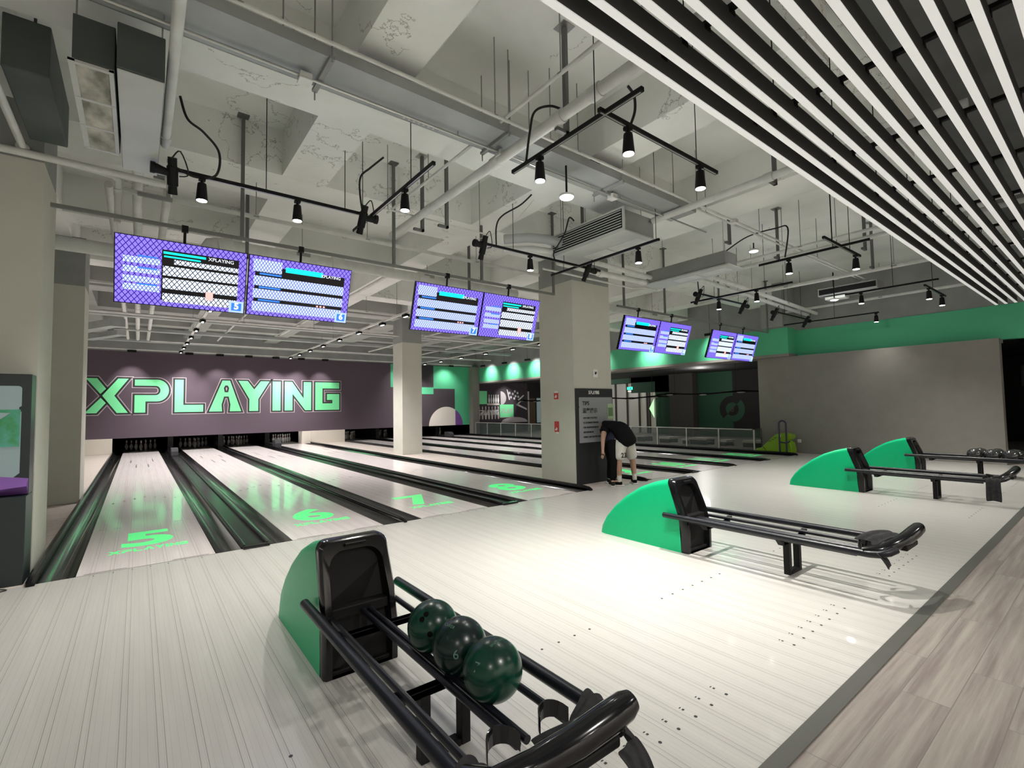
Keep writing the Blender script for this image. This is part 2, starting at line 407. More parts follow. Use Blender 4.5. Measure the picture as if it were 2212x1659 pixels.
struct(cb2, 'ceiling', 'dimceil', 'dimmed grey slab and beams over the pin end')
struct(cb, 'ceiling', 'concrete', 'grey painted concrete slab with crossing beams')
# pin end wall
struct(MB().box(-1.5, YW, .55, 15.0, YW + .12, 3.72), 'wall_back', 'plum', 'plum coloured wall above the pins')
struct(MB().box(-1.5, YW + .02, 3.72, 24, YW + .3, 4.93), 'wall_back', 'greypaint', 'grey concrete above the plum wall')
struct(MB().box(-1.5, YW - .1, 0, -.30, YW + .1, .55), 'wall_back', 'cream', 'cream wall base left of the pin pits')
struct(MB().box(6.13, YW - .02, 0, 6.50, YW + .6, .548).box(6.50, YW - .12, 0, 7.97, YW + .1, .55), 'wall_back', 'cream', 'cream wall base between the two pin pits')
struct(MB().box(-1.5, 20, -.3, 15, 20.1, 3.7).box(-1.6, YW + .12, -.3, -1.5, 20, 3.7).box(15, YW + .13, -.3, 15.1, 20, 3.7).box(-1.5, YW + .14, 1.4, 15, 20, 1.5), 'wall_back', 'pit', 'dark lining behind the pins')
struct(MB().box(14.85, YW - .35, 0, 15.3, YW - .01, 3.7), 'wall_back', 'greywall', 'narrow grey pier at the end of the plum wall')
struct(MB().box(-1.62, 1.3, 0, -1.5, 17, 4.92).box(-4.1, -12, 0, -4, 1.3, 4.92), 'wall_left', 'concrete', 'grey wall left of the lanes')
struct(MB().box(-4, -12.1, 0, 24, -12, 4.92), 'wall_front', 'cream', 'pale wall of the seating side')  # unseen wall, kept pale so added spots bounce off it as fill
# columns
def column(x0, y0, x1, y1, zp, label):
    c = struct(MB().box(x0, y0, 0, x1, y1, zp), 'wall_column', 'column', label)
    struct(MB().box(x0 + .004, y0 + .004, zp, x1 - .004, y1 - .004, ZB + .01), 'concrete_head', 'greypaint', None, c)
    return c
column(6.72, .511, 7.75, 1.445, 3.78, 'big square cream column with the notice board')
column(7.02, 8.416, 7.70, 9.11, 3.57, 'square cream column between the lane groups')
column(-1.6, .41, -.33, 1.266, 3.8, 'big cream pillar at the left edge')
column(-1.5, 4.80, -.32, 5.6, 3.55, 'cream pillar beyond the left edge pillar')
# right hand wall, green band
struct(MB().box(15.45, -4.0, 0, 15.75, 1.27, 2.80), 'wall_right', 'greywall', 'plain warm grey wall on the right')
struct(MB().box(15.88, -8, 2.80, 16.1, .32, 3.59).box(15.3, .31, 2.88, 16.1, YW, 3.64), 'wall_right', 'wallgreen', 'green band along the top of the right side')
struct(MB().box(15.28, .29, 2.80, 16.1, YW, 2.88).box(15.75, -4, 2.72, 16.0, .3, 2.80), 'wall_right', 'greywall', 'grey lintel under the green band')
struct(MB().box(15.90, -12, 3.59, 16.1, .32, 4.93).box(15.32, .31, 3.64, 16.1, YW, 4.93), 'wall_right', 'greypaint', 'grey wall above the green band')
struct(MB().box(14.98, .30, 3.64, 15.32, .9, 4.93), 'wall_right', 'greypaint', 'grey downstand at the end of the green band')
# room beyond
sr = MB().box(24, -12, 0, 24.1, 20, 4.9).box(16.1, YW, 0, 24, YW + .1, 4.9)
struct(sr, 'wall_right', 'darkwall', 'dark far wall of the room beyond')
struct(MB().box(21.0, 1.0, 0, 21.1, 4.9, 2.9).box(21.0, 4.9, 0, 21.1, 6.1, 2.9).box(21.0, 7.7, 2.1, 21.1, 10.5, 2.9), 'wall_right', 'darkgreen', 'dark green wall of the room beyond')
struct(MB().box(16.1, -4, 2.9, 24, 16.7, 3.0), 'ceiling', 'darkwall', 'dark ceiling of the room beyond')
struct(MB().box(17.6, -8, 0, 17.7, -4.3, 2.8), 'wall_right', 'darkgreen', 'dark green partition at the far right')

# painted wall graphics (flat paint on the plum wall)
g = thing('wall_mural', 'green, dark plum, cream and violet shapes painted on end wall', 'mural', (12.6, YW, .53), None)
def flat(name, m, parent, loops, y, depth=.004): return place_mesh(flat_mesh(loops, depth), name, m, parent, (0, y, 0), (1, 0, 0), (0, 0, 1))
R4 = lambda a, b, c, d: [(a, b), (c, b), (c, d), (a, d)]
flat('green_field', 'wallgreen', g, [R4(11.95, .55, 14.85, 3.70)], YW - .004)
flat('green_corner', 'wallgreen', g, [R4(10.26, 2.55, 10.42, 3.70)], YW - .004)
flat('dark_panel', 'darkplum', g, [[(10.42, .55), (13.93, .55), (13.93, 2.50), (12.64, 2.50), (12.64, 2.21), (11.2, 2.21), (11.2, .56)]], YW - .008)
flat('dark_panel', 'darkplum', g, [R4(11.2, 2.57, 12.64, 3.70)], YW - .008)
flat('half_disc', 'semic', g, [[(13.95, .55)] + [p for p in arc(13.39, .53, 1.03, 57, 180, 24, 1.01)] + [(12.36, .55)]], YW - .012)
flat('half_disc', 'purple', g, [[(13.95, .55), (14.42, .55)] + arc(13.39, .53, 1.03, 0, 57, 14, 1.01)], YW - .013)
sg = thing('wall_lettering', 'large mint green letters XPLAYING painted with pale outlines on plum wall', 'sign', (3.3, YW, 1.47))
xs = {'X': (-1.08, 1.22), 'P': (.30, 1.06), 'L': (1.51, .96), 'A': (2.63, 1.15), 'Y': (3.65, 1.15), 'I': (4.93, .35), 'N': (5.41, 1.14), 'G': (6.68, 1.09)}
i = 0
for k, nm in enumerate('XPLAYING'):
    x0, w = xs[nm]
    lp, uw = LET[nm]
    for q, (off, m, dy) in enumerate(((.085, 'lineart', .003), (.066, 'plum', .006), (.04, 'ink', .0075), (.0, 'mint', .010))):
        sc = [[(x0 + u / uw * w, 1.47 + v * 1.245) for u, v in l] for l in lp]
        for part_ in ([[l] for l in sc] if nm == 'X' else [sc]): place_mesh(flat_mesh(part_, .002, off), 'letter' if m == 'mint' else 'letter_outline', m, sg, (0, YW - dy, 0), (1, 0, 0), (0, 0, 1))

# ------------------------------------------------------------------ lanes
LX = {5: 0.0, 6: 1.788, 7: 3.372, 8: 5.177, 9: 8.316, 10: 10.063, 11: 11.626, 12: 13.348}
LW = 1.0541; bd = LW / 39
where = {5: 'nearest the left pillar', 6: 'second from the left', 7: 'third from the left', 8: 'beside the wooden walkway',
         9: 'behind the big column', 10: 'beyond the big column', 11: 'second from the right wall', 12: 'nearest the glass railing'}
for n, x0 in LX.items():
    l = thing('bowling_lane', f'pale bowling lane with a green floor number, {where[n]}', 'bowling lane', (x0 + LW / 2, 0, -.11), 'bowling lanes')
    build(MB().box(x0, .004, -.11, x0 + LW, YW + .02, 0), 'lane_surface', 'lane', l)
    build(MB().box(x0, YW + .02, -.11, x0 + LW, 19.3, -.004), 'pin_deck', 'deck', l)
    for s in (-1, 1):
        e0 = x0 if s < 0 else x0 + LW
        prof = [(e0, -.006), (e0 + s * .018, -.03), (e0 + s * .06, -.075), (e0 + s * .118, -.088), (e0 + s * .176, -.075), (e0 + s * .218, -.03), (e0 + s * .235, -.006), (e0 + s * .235, -.105), (e0, -.105)]
        build(MB().prism(prof, .006, 19.3, 'xz'), 'gutter', 'gutter', l, smooth=True)
    mk = MB()                                   # arrows, dots and down-lane bars
    for q in range(7):
        cx = x0 + (5 * (q + 1) - .5) * bd; cy = 4.77 - abs(q - 3) * .15
        mk.prism([(cx - .016, cy - .07), (cx + .016, cy - .07), (cx, cy + .08)], .0002, .0012, 'xy')
    for q in (2, 3, 4, 7.0, 8.0, 9.0, 30, 31, 32, 35, 36, 37): mk.cyl((x0 + (q + .5) * bd, 2.1, .0002), (x0 + (q + .5) * bd, 2.1, .001), .009, seg=8)
    for dx, dy in ((.266, 12.3), (.79, 12.3), (.397, 10.5), (.66, 10.5)): mk.box(x0 + dx - .012, dy, .0002, x0 + dx + .012, dy + .9, .0012)
    build(mk, 'lane_marking', 'mark', l)
    build(MB().box(x0, -.004, -.02, x0 + LW, .004, .0008).box(x0 + .05, .03, -.02, x0 + .35, .045, .0006).box(x0 + .70, .03, -.02, x0 + 1.0, .045, .0006), 'foul_line', 'mark', l)
    nm = text_mesh(str(n), 1.02 if n < 10 else .9, .0012, 'CENTER', .035)
    place_mesh(nm, 'lane_number', 'lanegobo', l, (x0 + .53, .92, .0012), (.72 if n > 9 else 1, 0, 0), (0, 1, 0))
    place_mesh(brand_mesh('XPLAYING', .68, .13, .0012), 'lane_lettering', 'lanegobo', l, (x0 + .19, .66, .0012), (1, 0, 0), (0, 1, 0))

# dividers between the gutters
gaps = [(-.32, -.236, 'left edge of the leftmost lane'), (LX[5] + LW + .2355, LX[6] - .2355, 'between the two leftmost lanes'), (LX[6] + LW + .2355, LX[7] - .2355, 'between the second and third lanes'),
        (LX[7] + LW + .2355, LX[8] - .2355, 'between the third and fourth lanes'), (LX[8] + LW + .2355, 6.555, 'along the left side of the wooden walkway'), (7.995, LX[9] - .2355, 'along the right side of the wooden walkway'),
        (LX[9] + LW + .2355, LX[10] - .2355, 'between the first two lanes past the walkway'), (LX[10] + LW + .2355, LX[11] - .2355, 'between the middle lanes past the walkway'), (LX[11] + LW + .2355, LX[12] - .2355, 'between the last two lanes at right'),
        (LX[12] + LW + .2355, 14.73, 'along the right edge of the last lane')]
for a, b, txt in gaps:
    w = b - a; cx = (a + b) / 2
    d = thing('lane_divider', f'long black divider cap running {txt}', 'lane divider', (cx, .02, -.1), 'lane dividers')
    if w > .15:
        build(MB().box(a, .03, -.1, b, 16.9, .012), 'cap_plate', 'cap', d, bevel=.004)
        for x in (a + .022, b - .022): build(MB().tube([(x, .02, .016), (x, .25, .026), (x, 16.9, .026)], .02, 8), 'ridge', 'cap', d, smooth=True)
        build(MB().box(a + .004, -.05, -.002, b - .004, .03, .028), 'end_cap', 'blk', d, bevel=.01)
    else:
        build(MB().box(a, .03, -.1, b, 16.9, .0), 'cap_plate', 'cap', d)
        build(MB().tube([(cx, -.06, .008), (cx, .0, .028), (cx, .12, .036), (cx, 16.9, .036)], [w * .34, w * .42, w * .46, w * .46], 10), 'ridge', 'cap', d, smooth=True)
for (x, y, w, h, lb) in ((1.40, 13.9, .20, .26, 'grey ball return box standing on the divider between the two leftmost lanes'), (4.80, 15.0, .22, .30, 'dark ball return box standing on the divider between the third and fourth lanes'), (12.9, 15.4, .26, .26, 'dark ball return box on the divider beside the last lane')):
    t = thing('ball_return_box', lb, 'machine box', (x, y, .012))
    build(MB().prism([(y - .1, .012), (y + .45, .012), (y + .45, h), (y + .05, h), (y - .06, h * .6)], x - w / 2, x + w / 2, 'yz'), 'housing', 'greybox', t, bevel=.012)
    build(MB().box(x - w / 2 + .02, y + .45, .012, x + w / 2 - .02, y + 1.1, .09), 'base', 'cap', t, bevel=.01)

# pins: one lathe profile, ten per lane
pprof = [(.026, 0), (.031, .012), (.048, .06), (.0605, .114), (.058, .15), (.047, .19), (.031, .225), (.0235, .25), (.0255, .285), (.031, .32), (.0325, .345), (.028, .365), (.015, .378), (.004, .381)]
proto = thing('bowling_pin', '', 'bowling pin', (LX[5] + LW / 2, 18.29, -.004), 'pins')
pz = -.004
build(MB().lathe([(r, h + pz) for r, h in pprof], (LX[5] + LW / 2, 18.29, 0), 20), 'pin_body', 'pin', proto, smooth=True)
build(MB().lathe([(.0262, .232 + pz), (.0247, .25 + pz), (.0262, .268 + pz)], (LX[5] + LW / 2, 18.29, 0), 20), 'neck_stripe', 'pinred', proto, smooth=True)
rows = ['head pin', 'second row left pin', 'second row right pin', 'third row left pin', 'third row middle pin', 'third row right pin', 'back row far left pin', 'back row inner left pin', 'back row inner right pin', 'back row far right pin']
pos = [(c * .3048 - r * .1524, r * .264) for r in range(4) for c in range(r + 1)]
NW = {5: 'leftmost lane', 6: 'second lane from the left', 7: 'third lane from the left', 8: 'fourth lane, before the walkway', 9: 'first lane past the walkway', 10: 'second lane past the walkway', 11: 'second last lane at right', 12: 'last lane at right'}
first = True
for n, x0 in LX.items():
    for q, (dx, dy) in enumerate(pos):
        loc = Vector((x0 + LW / 2 + dx, 18.29 + dy, -.004)); lb = f'white bowling pin, {rows[q]} of the {NW[n]}'
        if first: proto.location = loc; proto['label'] = lb; proto['group'] = f'pins of the {NW[n]}'; first = False
        else: dup(proto, loc, None, lb, f'pins of the {NW[n]}')
# curtain and pit dividers
for x, lb in ((1.42, 'between the two leftmost pin decks'), (3.08, 'between the second and third pin decks'), (4.80, 'between the third and fourth pin decks'), (9.72, 'between the first two pin decks past the walkway'), (11.28, 'between the middle pin decks past the walkway'), (13.0, 'left of the last pin deck at right')):
    tag(build(MB().box(x - .09, YW + .3, -.12, x + .09, 19.3, .62), 'kickback_wall', 'cap', None, bevel=.01), f'dark kickback wall {lb}', 'kickback')

# approach dots
dots = MB()
for n, x0 in LX.items():
    for q in range(7):
        cx = x0 + (5 * (q + 1) - .5) * bd
        for y in (-.06, -3.56, -4.47): dots.cyl((cx, y, .0003), (cx, y, .0014), .008 if y < -1 else .006, seg=10)
        if n < 9: dots.box(cx - .006, -4.41, .0003, cx + .006, -4.40, .0012).box(cx - .006, -4.39, .0003, cx + .006, -4.385, .0012)
dots.cyl((.62, -4.45, .0003), (.62, -4.45, .0014), .008, seg=10)
tag(build(dots, 'approach_dots', 'ink'), 'rows of small black dots inlaid in the white approach', 'floor marks')
bpy.data.objects['approach_dots']['kind'] = 'structure'

# ------------------------------------------------------------------ ball returns
def interp(tab, z):
    for (z0, y0), (z1, y1) in zip(tab, tab[1:]):
        if z0 <= z <= z1: return y0 + (y1 - y0) * (z - z0) / (z1 - z0)
    return tab[-1][1] if z > tab[-1][0] else tab[0][1]
SEAM = [(0, -3.022), (.196, -3.025), (.368, -2.996), (.537, -2.924), (.69, -2.872)]
def ball_return(xc, label):
    t = thing('ball_return', label, 'ball return', (xc, -3.4, 0), 'ball returns on the approach')
    # green shell: arched sections from the tip to the slanted seam
    prof = [(-1.975, .03), (-1.995, .105), (-2.07, .21), (-2.18, .328), (-2.345, .461), (-2.53, .573), (-2.71, .645), (-2.872, .688)]
    secs = []
    def section(yf, zt, w):
        r = min(.055, zt * .5); pts = []
        side = [(w, 0), (w - .004, max(.0, (zt - r)) * .5), (w - .012, zt - r)]
        cap_ = [(w - .012 - r + r * math.cos(math.radians(a)), zt - r + r * math.sin(math.radians(a))) for a in (20, 45, 70, 90)]
        right = side + cap_
        for x, z in right: pts.append(Vector((xc + x, yf(z), z)))
        for x, z in right[::-1]: pts.append(Vector((xc - x, yf(z), z)))
        return pts
    for k, (y, z) in enumerate(prof):
        w = .212 if k > 1 else (.175 if k == 0 else .197)
        if k < len(prof) - 1: secs.append(section(lambda zz, y=y: y, z, w))
        else: secs.append(section(lambda zz: interp(SEAM, zz) , z, w))
    build(MB().loft(secs, False), 'shell', 'green', t, smooth=True)
    # black front surround
    def ring(w, zt, z0, yf, r):
        pts = [(w, z0), (w, z0 + (zt - z0) * .3), (w - .004, z0 + (zt - z0) * .6), (w - .012, zt - r)]
        pts += [(w - .012 - r + r * math.cos(math.radians(a)), zt - r + r * math.sin(math.radians(a))) for a in (15, 35, 55, 75, 90)]
        full = [(x, z) for x, z in pts] + [(-x, z) for x, z in pts[::-1]]
        return [Vector((xc + x, yf(z), z)) for x, z in full]
    fr = lambda z: interp(SEAM, z) - .075
    s0 = ring(.210, .690, 0, lambda z: interp(SEAM, z), .055)
    s1 = ring(.212, .692, 0, lambda z: interp(SEAM, z) - .055, .06)
    s2 = ring(.200, .680, 0, fr, .06)
    s3 = ring(.168, .630, 0.0, fr, .09)
    s4 = ring(.155, .610, 0.0, lambda z: interp(SEAM, z) - .018, .09)
    bm = MB().loft([s0, s1, s2, s3, s4], False)
    build(bm, 'front_surround', 'blk', t, smooth=True)
    back = ring(.160, .62, 0, lambda z: interp(SEAM, z) - .020, .09)
    b2 = MB(); vs = [b2.bm.verts.new(p) for p in back]; b2.bm.faces.new(vs)
    build(b2, 'recess', 'blkmat', t)
    build(MB().box(xc - .165, -3.07, .0, xc + .165, -3.02, .025), 'recess_sill', 'blkmat', t, bevel=.006)
    build(MB().box(xc - .16, -3.06, .29, xc + .16, -2.99, .345), 'recess_lip', 'blkmat', t, bevel=.006)
    build(MB().box(xc - .06, -2.985, .655, xc + .06, -2.968, .668), 'badge', 'blkmat', t, bevel=.003)
    xr = xc + .03
    for s in (-1, 1):
        build(MB().tube([(xr + s * .278, -2.86, .345), (xr + s * .278, -4.56, .345)] + ([(xr + s * .272, -4.62, .352), (xr + s * .245, -4.67, .37), (xr + s * .2, -4.70, .39)]), .026, 14), 'side_rail', 'railblk', t, smooth=True)
        build(MB().tube([(xr + s * .195, -2.96, .305), (xr + s * .195, -4.46, .305)], .0155, 10), 'ball_rail', 'railblk', t, smooth=True)
        build(MB().tube([(xr + s * .021, -2.90, .305), (xr + s * .021, -4.46, .305)], .0155, 10), 'ball_rail', 'railblk', t, smooth=True)
    for y in (-3.25, -3.93):
        build(MB().prism([(xr - .27, .318), (xr - .21, .258), (xr + .21, .258), (xr + .27, .318), (xr + .24, .318), (xr + .19, .288), (xr - .19, .288), (xr - .24, .318)], y - .022, y + .022, 'xz').box(xr - .2, y - .022, .258, xr + .2, y + .022, .288), 'cross_bar', 'blkmat', t, bevel=.003)
    for s in (-1, 1): build(MB().box(xr + s * .095 - .022, -3.955, 0, xr + s * .095 + .022, -3.905, .262), 'leg', 'blkmat', t, bevel=.003)
    build(MB().box(xr - .07, -3.955, 0, xr + .07, -3.905, .03), 'foot_bar', 'blkmat', t, bevel=.003)
    build(MB().tube([(xr - .27, -4.52, .355), (xr - .235, -4.62, .378), (xr - .13, -4.68, .412), (xr, -4.715, .442), (xr + .11, -4.732, .466), (xr + .19, -4.74, .482), (xr + .22, -4.742, .488)],
                    [.030, .036, .042, .046, .047, .044, .034], 18), 'end_bumper', 'blk', t, smooth=True)
    build(MB().box(xr - .1, -4.74, .365, xr + .17, -4.69, .40), 'bumper_tray', 'blkmat', t, bevel=.008)
    for s in (-1, 1):                                  # curved ball stops
        cx = xr + s * .108
        arcp = [(cx + .062 * math.cos(math.radians(a)), -4.52 + .07 * math.sin(math.radians(a)), .345 + .02 * math.sin(math.radians(a))) for a in range(10, 175, 15)]
        sec = [[Vector(p) + Vector((0, 0, -.028)), Vector(p) + Vector((0, .006, -.028)), Vector(p) + Vector((0, .006, .03)), Vector(p) + Vector((0, 0, .03))] for p in arcp]
        build(MB().loft(sec), 'ball_stop', 'blk', t, smooth=True)
    return t
BR = [(1.415, 'black and green ball return with three green balls in the foreground'), (4.79, 'black and green ball return with empty rails in the middle of the approach'),
      (9.69, 'black and green ball return with a towel hanging off its end bar'), (12.98, 'farthest black and green ball return, holding the black balls')]
for xc, lb in BR: ball_return(xc, lb)

def bowling_ball(c, m, label, group, holes=None, num=None, ndir=None):
    r = .117; c = Vector(c)
    t = thing('bowling_ball', label, 'bowling ball', c - Vector((0, 0, r)), group)
    build(MB().sphere(c, r, 48), 'ball_surface', m, t, smooth=True)
    if holes:
        for d in holes:
            d = Vector(d).normalized(); build(MB().cyl(c + d * (r - .014), c + d * (r + .0003), .0115, .0125, 14), 'finger_hole', 'pit', t)
    return t, c, r
def on_ball(me, name, m, t, c, r, d, up, size):
    """wrap a small flat mark round the ball at direction d"""
    d = Vector(d).normalized(); X = Vector(up).cross(d).normalized(); Y = d.cross(X)
    for v in me.vertices:
        u, w = v.co.x * size, v.co.y * size
        p = (d * r + X * u + Y * w).normalized() * (r + .0006 + v.co.z * .1)
        v.co = c + p - ORG[t.name]
    me.update(); me.name = name; o = link(name, me, M[m], t, None, False, 0); ORG[o.name] = ORG[t.name]; return o
def outline(loops, w):
    return flat_mesh(loops, .001)
bx = 1.522
cam_dir = Vector((-.62, -.72, .75))
t, c, r = bowling_ball((bx, -3.695, .4055), 'ball', 'green bowling ball showing three finger holes, farthest of the three', 'green balls on the ball return', [(-.50, -.42, .72), (-.68, -.42, .58), (-.55, -.80, .12)])
t, c, r = bowling_ball((bx, -3.938, .4055), 'ball2', 'darkest green bowling ball with engraved 6, middle of the three', 'green balls on the ball return')
def six():
    me = text_mesh('6', 1, .001, 'CENTER'); return me
on_ball(six(), 'engraved_number', 'engr', t, c, r, (-.62, -.75, .02), (0, 0, 1), .052)
on_ball(text_mesh('POWER', 1, .001, 'CENTER'), 'engraved_lettering', 'engr', t, c, r, (-.50, -.05, .80), (.9, .2, .8), .02)
t, c, r = bowling_ball((bx, -4.182, .4055), 'ball', 'green bowling ball with engraved 7, nearest of the three', 'green balls on the ball return')
on_ball(text_mesh('7', 1, .001, 'CENTER'), 'engraved_number', 'engr', t, c, r, (-.86, -.30, .30), (0, 0, 1), .055)
on_ball(text_mesh('BRUNSWICK', 1, .001, 'CENTER'), 'engraved_lettering', 'engr', t, c, r, (.12, -.25, .95), (-.2, .9, .3), .017)
for k, (dx, y, lb) in enumerate(((.15, -4.36, 'first from the right end'), (.15, -4.12, 'second from the right end'), (.15, -3.88, 'third from the right end'), (-.09, -4.40, 'front right of the far track'), (-.09, -4.16, 'behind and between the front ones'), (-.09, -3.93, 'leftmost of the rear row'))):
    bowling_ball((12.98 + .03 + (-.108 if k < 3 else .108), y, .4055), 'ballblk', f'shiny black bowling ball on the farthest rack, {"near" if k < 3 else "far"} row, {("end nearest the seats", "middle", "nearest the green hood")[k % 3]}', 'black balls on the farthest ball return')

# towels
def towel(name, label, loc, pts, w, thick=.008, seed=1, m='cloth'):
    """a cloth strip following pts, w wide across, gently rumpled"""
    rnd = random.Random(seed); pts = [Vector(p) for p in pts]; n = 9; secs = []
    mb = MB(); rows_ = []
    ph = rnd.random() * 6
    for i, p in enumerate(pts):
        tdir = (pts[min(i + 1, len(pts) - 1)] - pts[max(i - 1, 0)]).normalized()
        side = Vector((w[0], w[1], w[2])) if not isinstance(w[0], (list, tuple)) else Vector(w[i])
        nrm = tdir.cross(side).normalized()
        row = []
        for k in range(n):
            f = k / (n - 1) - .5
            q = p + side * f * (1 + .12 * math.sin(i * 1.3 + ph)) + nrm * (.010 * math.sin(k * 1.9 + i * .9 + ph) + .005 * math.sin(k * 3.3 + i * 2.1)) + Vector((0, 0, -.02 * abs(f) * 2 * (1 if i > len(pts) - 2 else .2)))
            row.append(mb.bm.verts.new(q))
        rows_.append(row)
    for a, b in zip(rows_, rows_[1:]):
        for k in range(n - 1): mb.bm.faces.new((a[k], a[k + 1], b[k + 1], b[k]))
    o = build(mb, name, m, None, smooth=True); tag(o, label, 'towel', 'black towels on the ball returns')
    s = o.modifiers.new('solid', 'SOLIDIFY'); s.thickness = thick; s.offset = 0
    s = o.modifiers.new('sub', 'SUBSURF'); s.levels = 1; s.render_levels = 2
    return o
def drape(xr, side, lb, seed, drop=.16, along=.12):
    x = xr + side * .278
    if side < 0:
        pts = [(x + .10, -4.52, .33), (x + .05, -4.54, .372), (x, -4.56, .392), (x - .035, -4.57, .37), (x - .045, -4.57, .30), (x - .045, -4.57, .345 - drop)]
    else:
        pts = [(x - .14, -4.58, .36), (x - .07, -4.56, .378), (x - .02, -4.54, .392), (x + .025, -4.53, .385), (x + .04, -4.53, .34), (x + .045, -4.53, .345 - drop * .4)]
    return towel('towel', lb, None, pts, (0, along, 0), seed=seed)
x1 = 1.415 + .03
drape(x1, -1, 'black towel draped over the left rail end of the foreground ball return', 3, .10, .13)
drape(x1, 1, 'black towel draped over the right rail end of the foreground ball return', 5, .14, .10)
towel('towel', 'black towel bunched behind the foreground end bumper with its corners hanging below', None,
      [(x1 - .05, -4.60, .37), (x1 + .02, -4.635, .405), (x1 + .10, -4.66, .42), (x1 + .19, -4.67, .42), (x1 + .25, -4.66, .38), (x1 + .27, -4.70, .33), (x1 + .275, -4.76, .27)], (.02, .11, .01), seed=8)
towel('towel', 'black towel flap hanging below the foreground end bumper', None, [(x1 + .16, -4.77, .40), (x1 + .18, -4.80, .36), (x1 + .19, -4.81, .32), (x1 + .195, -4.81, .28)], (.09, .0, .02), seed=12)
x2 = 4.79 + .03
towel('towel', 'black towel crumpled at the end of the middle ball return', None, [(x2 - .03, -4.46, .36), (x2 + .04, -4.52, .42), (x2 + .12, -4.58, .435), (x2 + .20, -4.60, .42), (x2 + .25, -4.60, .37)], (.03, .15, .02), .012, 21)
towel('towel', 'black towel corner hanging under the middle ball return', None, [(x2 - .25, -4.60, .37), (x2 - .235, -4.63, .33), (x2 - .20, -4.645, .29), (x2 - .17, -4.65, .262)], (.12, .02, .0), .01, 22)
x3 = 9.69 + .03
drape(x3, -1, 'black towel hanging off the near rail of the third ball return', 31, .26, .16)
x4 = 12.98 + .03
drape(x4, 1, 'black towel on the end of the farthest ball return', 33, .1, .12)

# ------------------------------------------------------------------ score screens
def screen(n, xc, w, kind, wh):
    t = thing('score_screen', f'hanging violet score screen with number badge, {wh}', 'screen', (xc, .5, 2.915), 'score screens over the foul line')
    h = .70; y0 = -.02; O = Vector((xc, .5, 2.915))
    def R(nm, m, u0, v0, u1, v1, lay, sub=t):
        mb = MB().box(O.x + (u0 - .5) * w, O.y + y0 - .002 - lay * .0015, O.z + (.5 - v1) * h, O.x + (u1 - .5) * w, O.y + y0 - lay * .0015, O.z + (.5 - v0) * h)
        return build(mb, nm, m, sub)
    build(MB().box(O.x - w / 2, O.y - .018, O.z - h / 2, O.x + w / 2, O.y + .03, O.z + h / 2), 'screen_casing', 'blk', t, bevel=.004)
    build(MB().box(O.x - .2, O.y + .03, O.z - .12, O.x + .2, O.y + .06, O.z + .2), 'back_box', 'blkmat', t, bevel=.004)
    if kind == 'A':
        R('display', 's_vio', .008, .012, .992, .985, 1)
        R('score_table', 's_blk', .33, .14, .93, .90, 2)
        for v0, v1 in ((.27, .34), (.38, .52), (.56, .72), (.79, .92)): R('score_row', 's_wht', .34 if v0 > .3 else .42, v0, .93, v1, 3)
        R('title_bar', 's_cyn', .34, .165, .66, .20, 3); R('title_bar', 's_cyn', .345, .225, .62, .25, 3)
        for v in (.30, .44, .58, .70): R('name_row', 's_lav', .06, v, .32, v + .09, 2)
        for v in (.27, .44, .68): R('name_tag', 's_blu', .16, v, .30, v + .022, 3)
        R('pop_up', 's_pnk', .67, .70, .73, .83, 4)
    else:
        R('display', 's_vio', .008, .012, .992, .985, 1)
        R('score_table', 's_blk', .06, .16, .93, .90, 2)
        for v0, v1 in ((.33, .49), (.545, .70), (.76, .92)): R('score_row', 's_lav', .05, v0, .93, v1, 3)
        R('score_row', 's_lav', .04, .06, .30, .26, 3)
        R('title_bar', 's_cyn', .335, .13, .70, .215, 3)
        for v in (.275, .50, .715): R('name_tag', 's_blu', .10, v, .30, v + .03, 4)
        for k in range(3): R('pop_up', 's_pnk', .66 + k * .035, .72, .68 + k * .035, .75, 4)
    tm = text_mesh('XPLAYING', .052, .001); place_mesh(tm, 'title_lettering', 's_ink', t, (O.x + .18 * w, O.y + y0 - .008, O.z + .29 * h), (1, 0, 0), (0, 0, 1))
    bd_ = R('lane_badge', 's_pal', .865, .80, .99, .985, 5)
    R('badge_field', 's_blu', .885, .83, .97, .955, 6, bd_)
    tm = text_mesh(str(n), .10, .001, 'CENTER', .004)
    place_mesh(tm, 'badge_number', 's_ink', bd_, (O.x + (.928 - .5) * w, O.y + y0 - .013, O.z - .427 * h), (1, 0, 0), (0, 0, 1))
    t.rotation_euler = (math.radians(18), 0, 0)
    return t
SCR = [(5, .78, 1.185, 'A', 'leftmost of all screens'), (6, 1.98, 1.185, 'B', 'right of the leftmost screen'), (7, 4.07, 1.16, 'B', 'left half of the second pair'), (8, 5.24, 1.16, 'A', 'right half of the second pair beside the column'),
       (9, 8.66, 1.17, 'B', 'left half of the third pair'), (10, 9.85, 1.17, 'A', 'right half of the third pair'), (11, 11.93, 1.14, 'A', 'left half of the farthest pair'), (12, 13.09, 1.14, 'B', 'rightmost and farthest screen')]
for a in SCR: screen(*a)

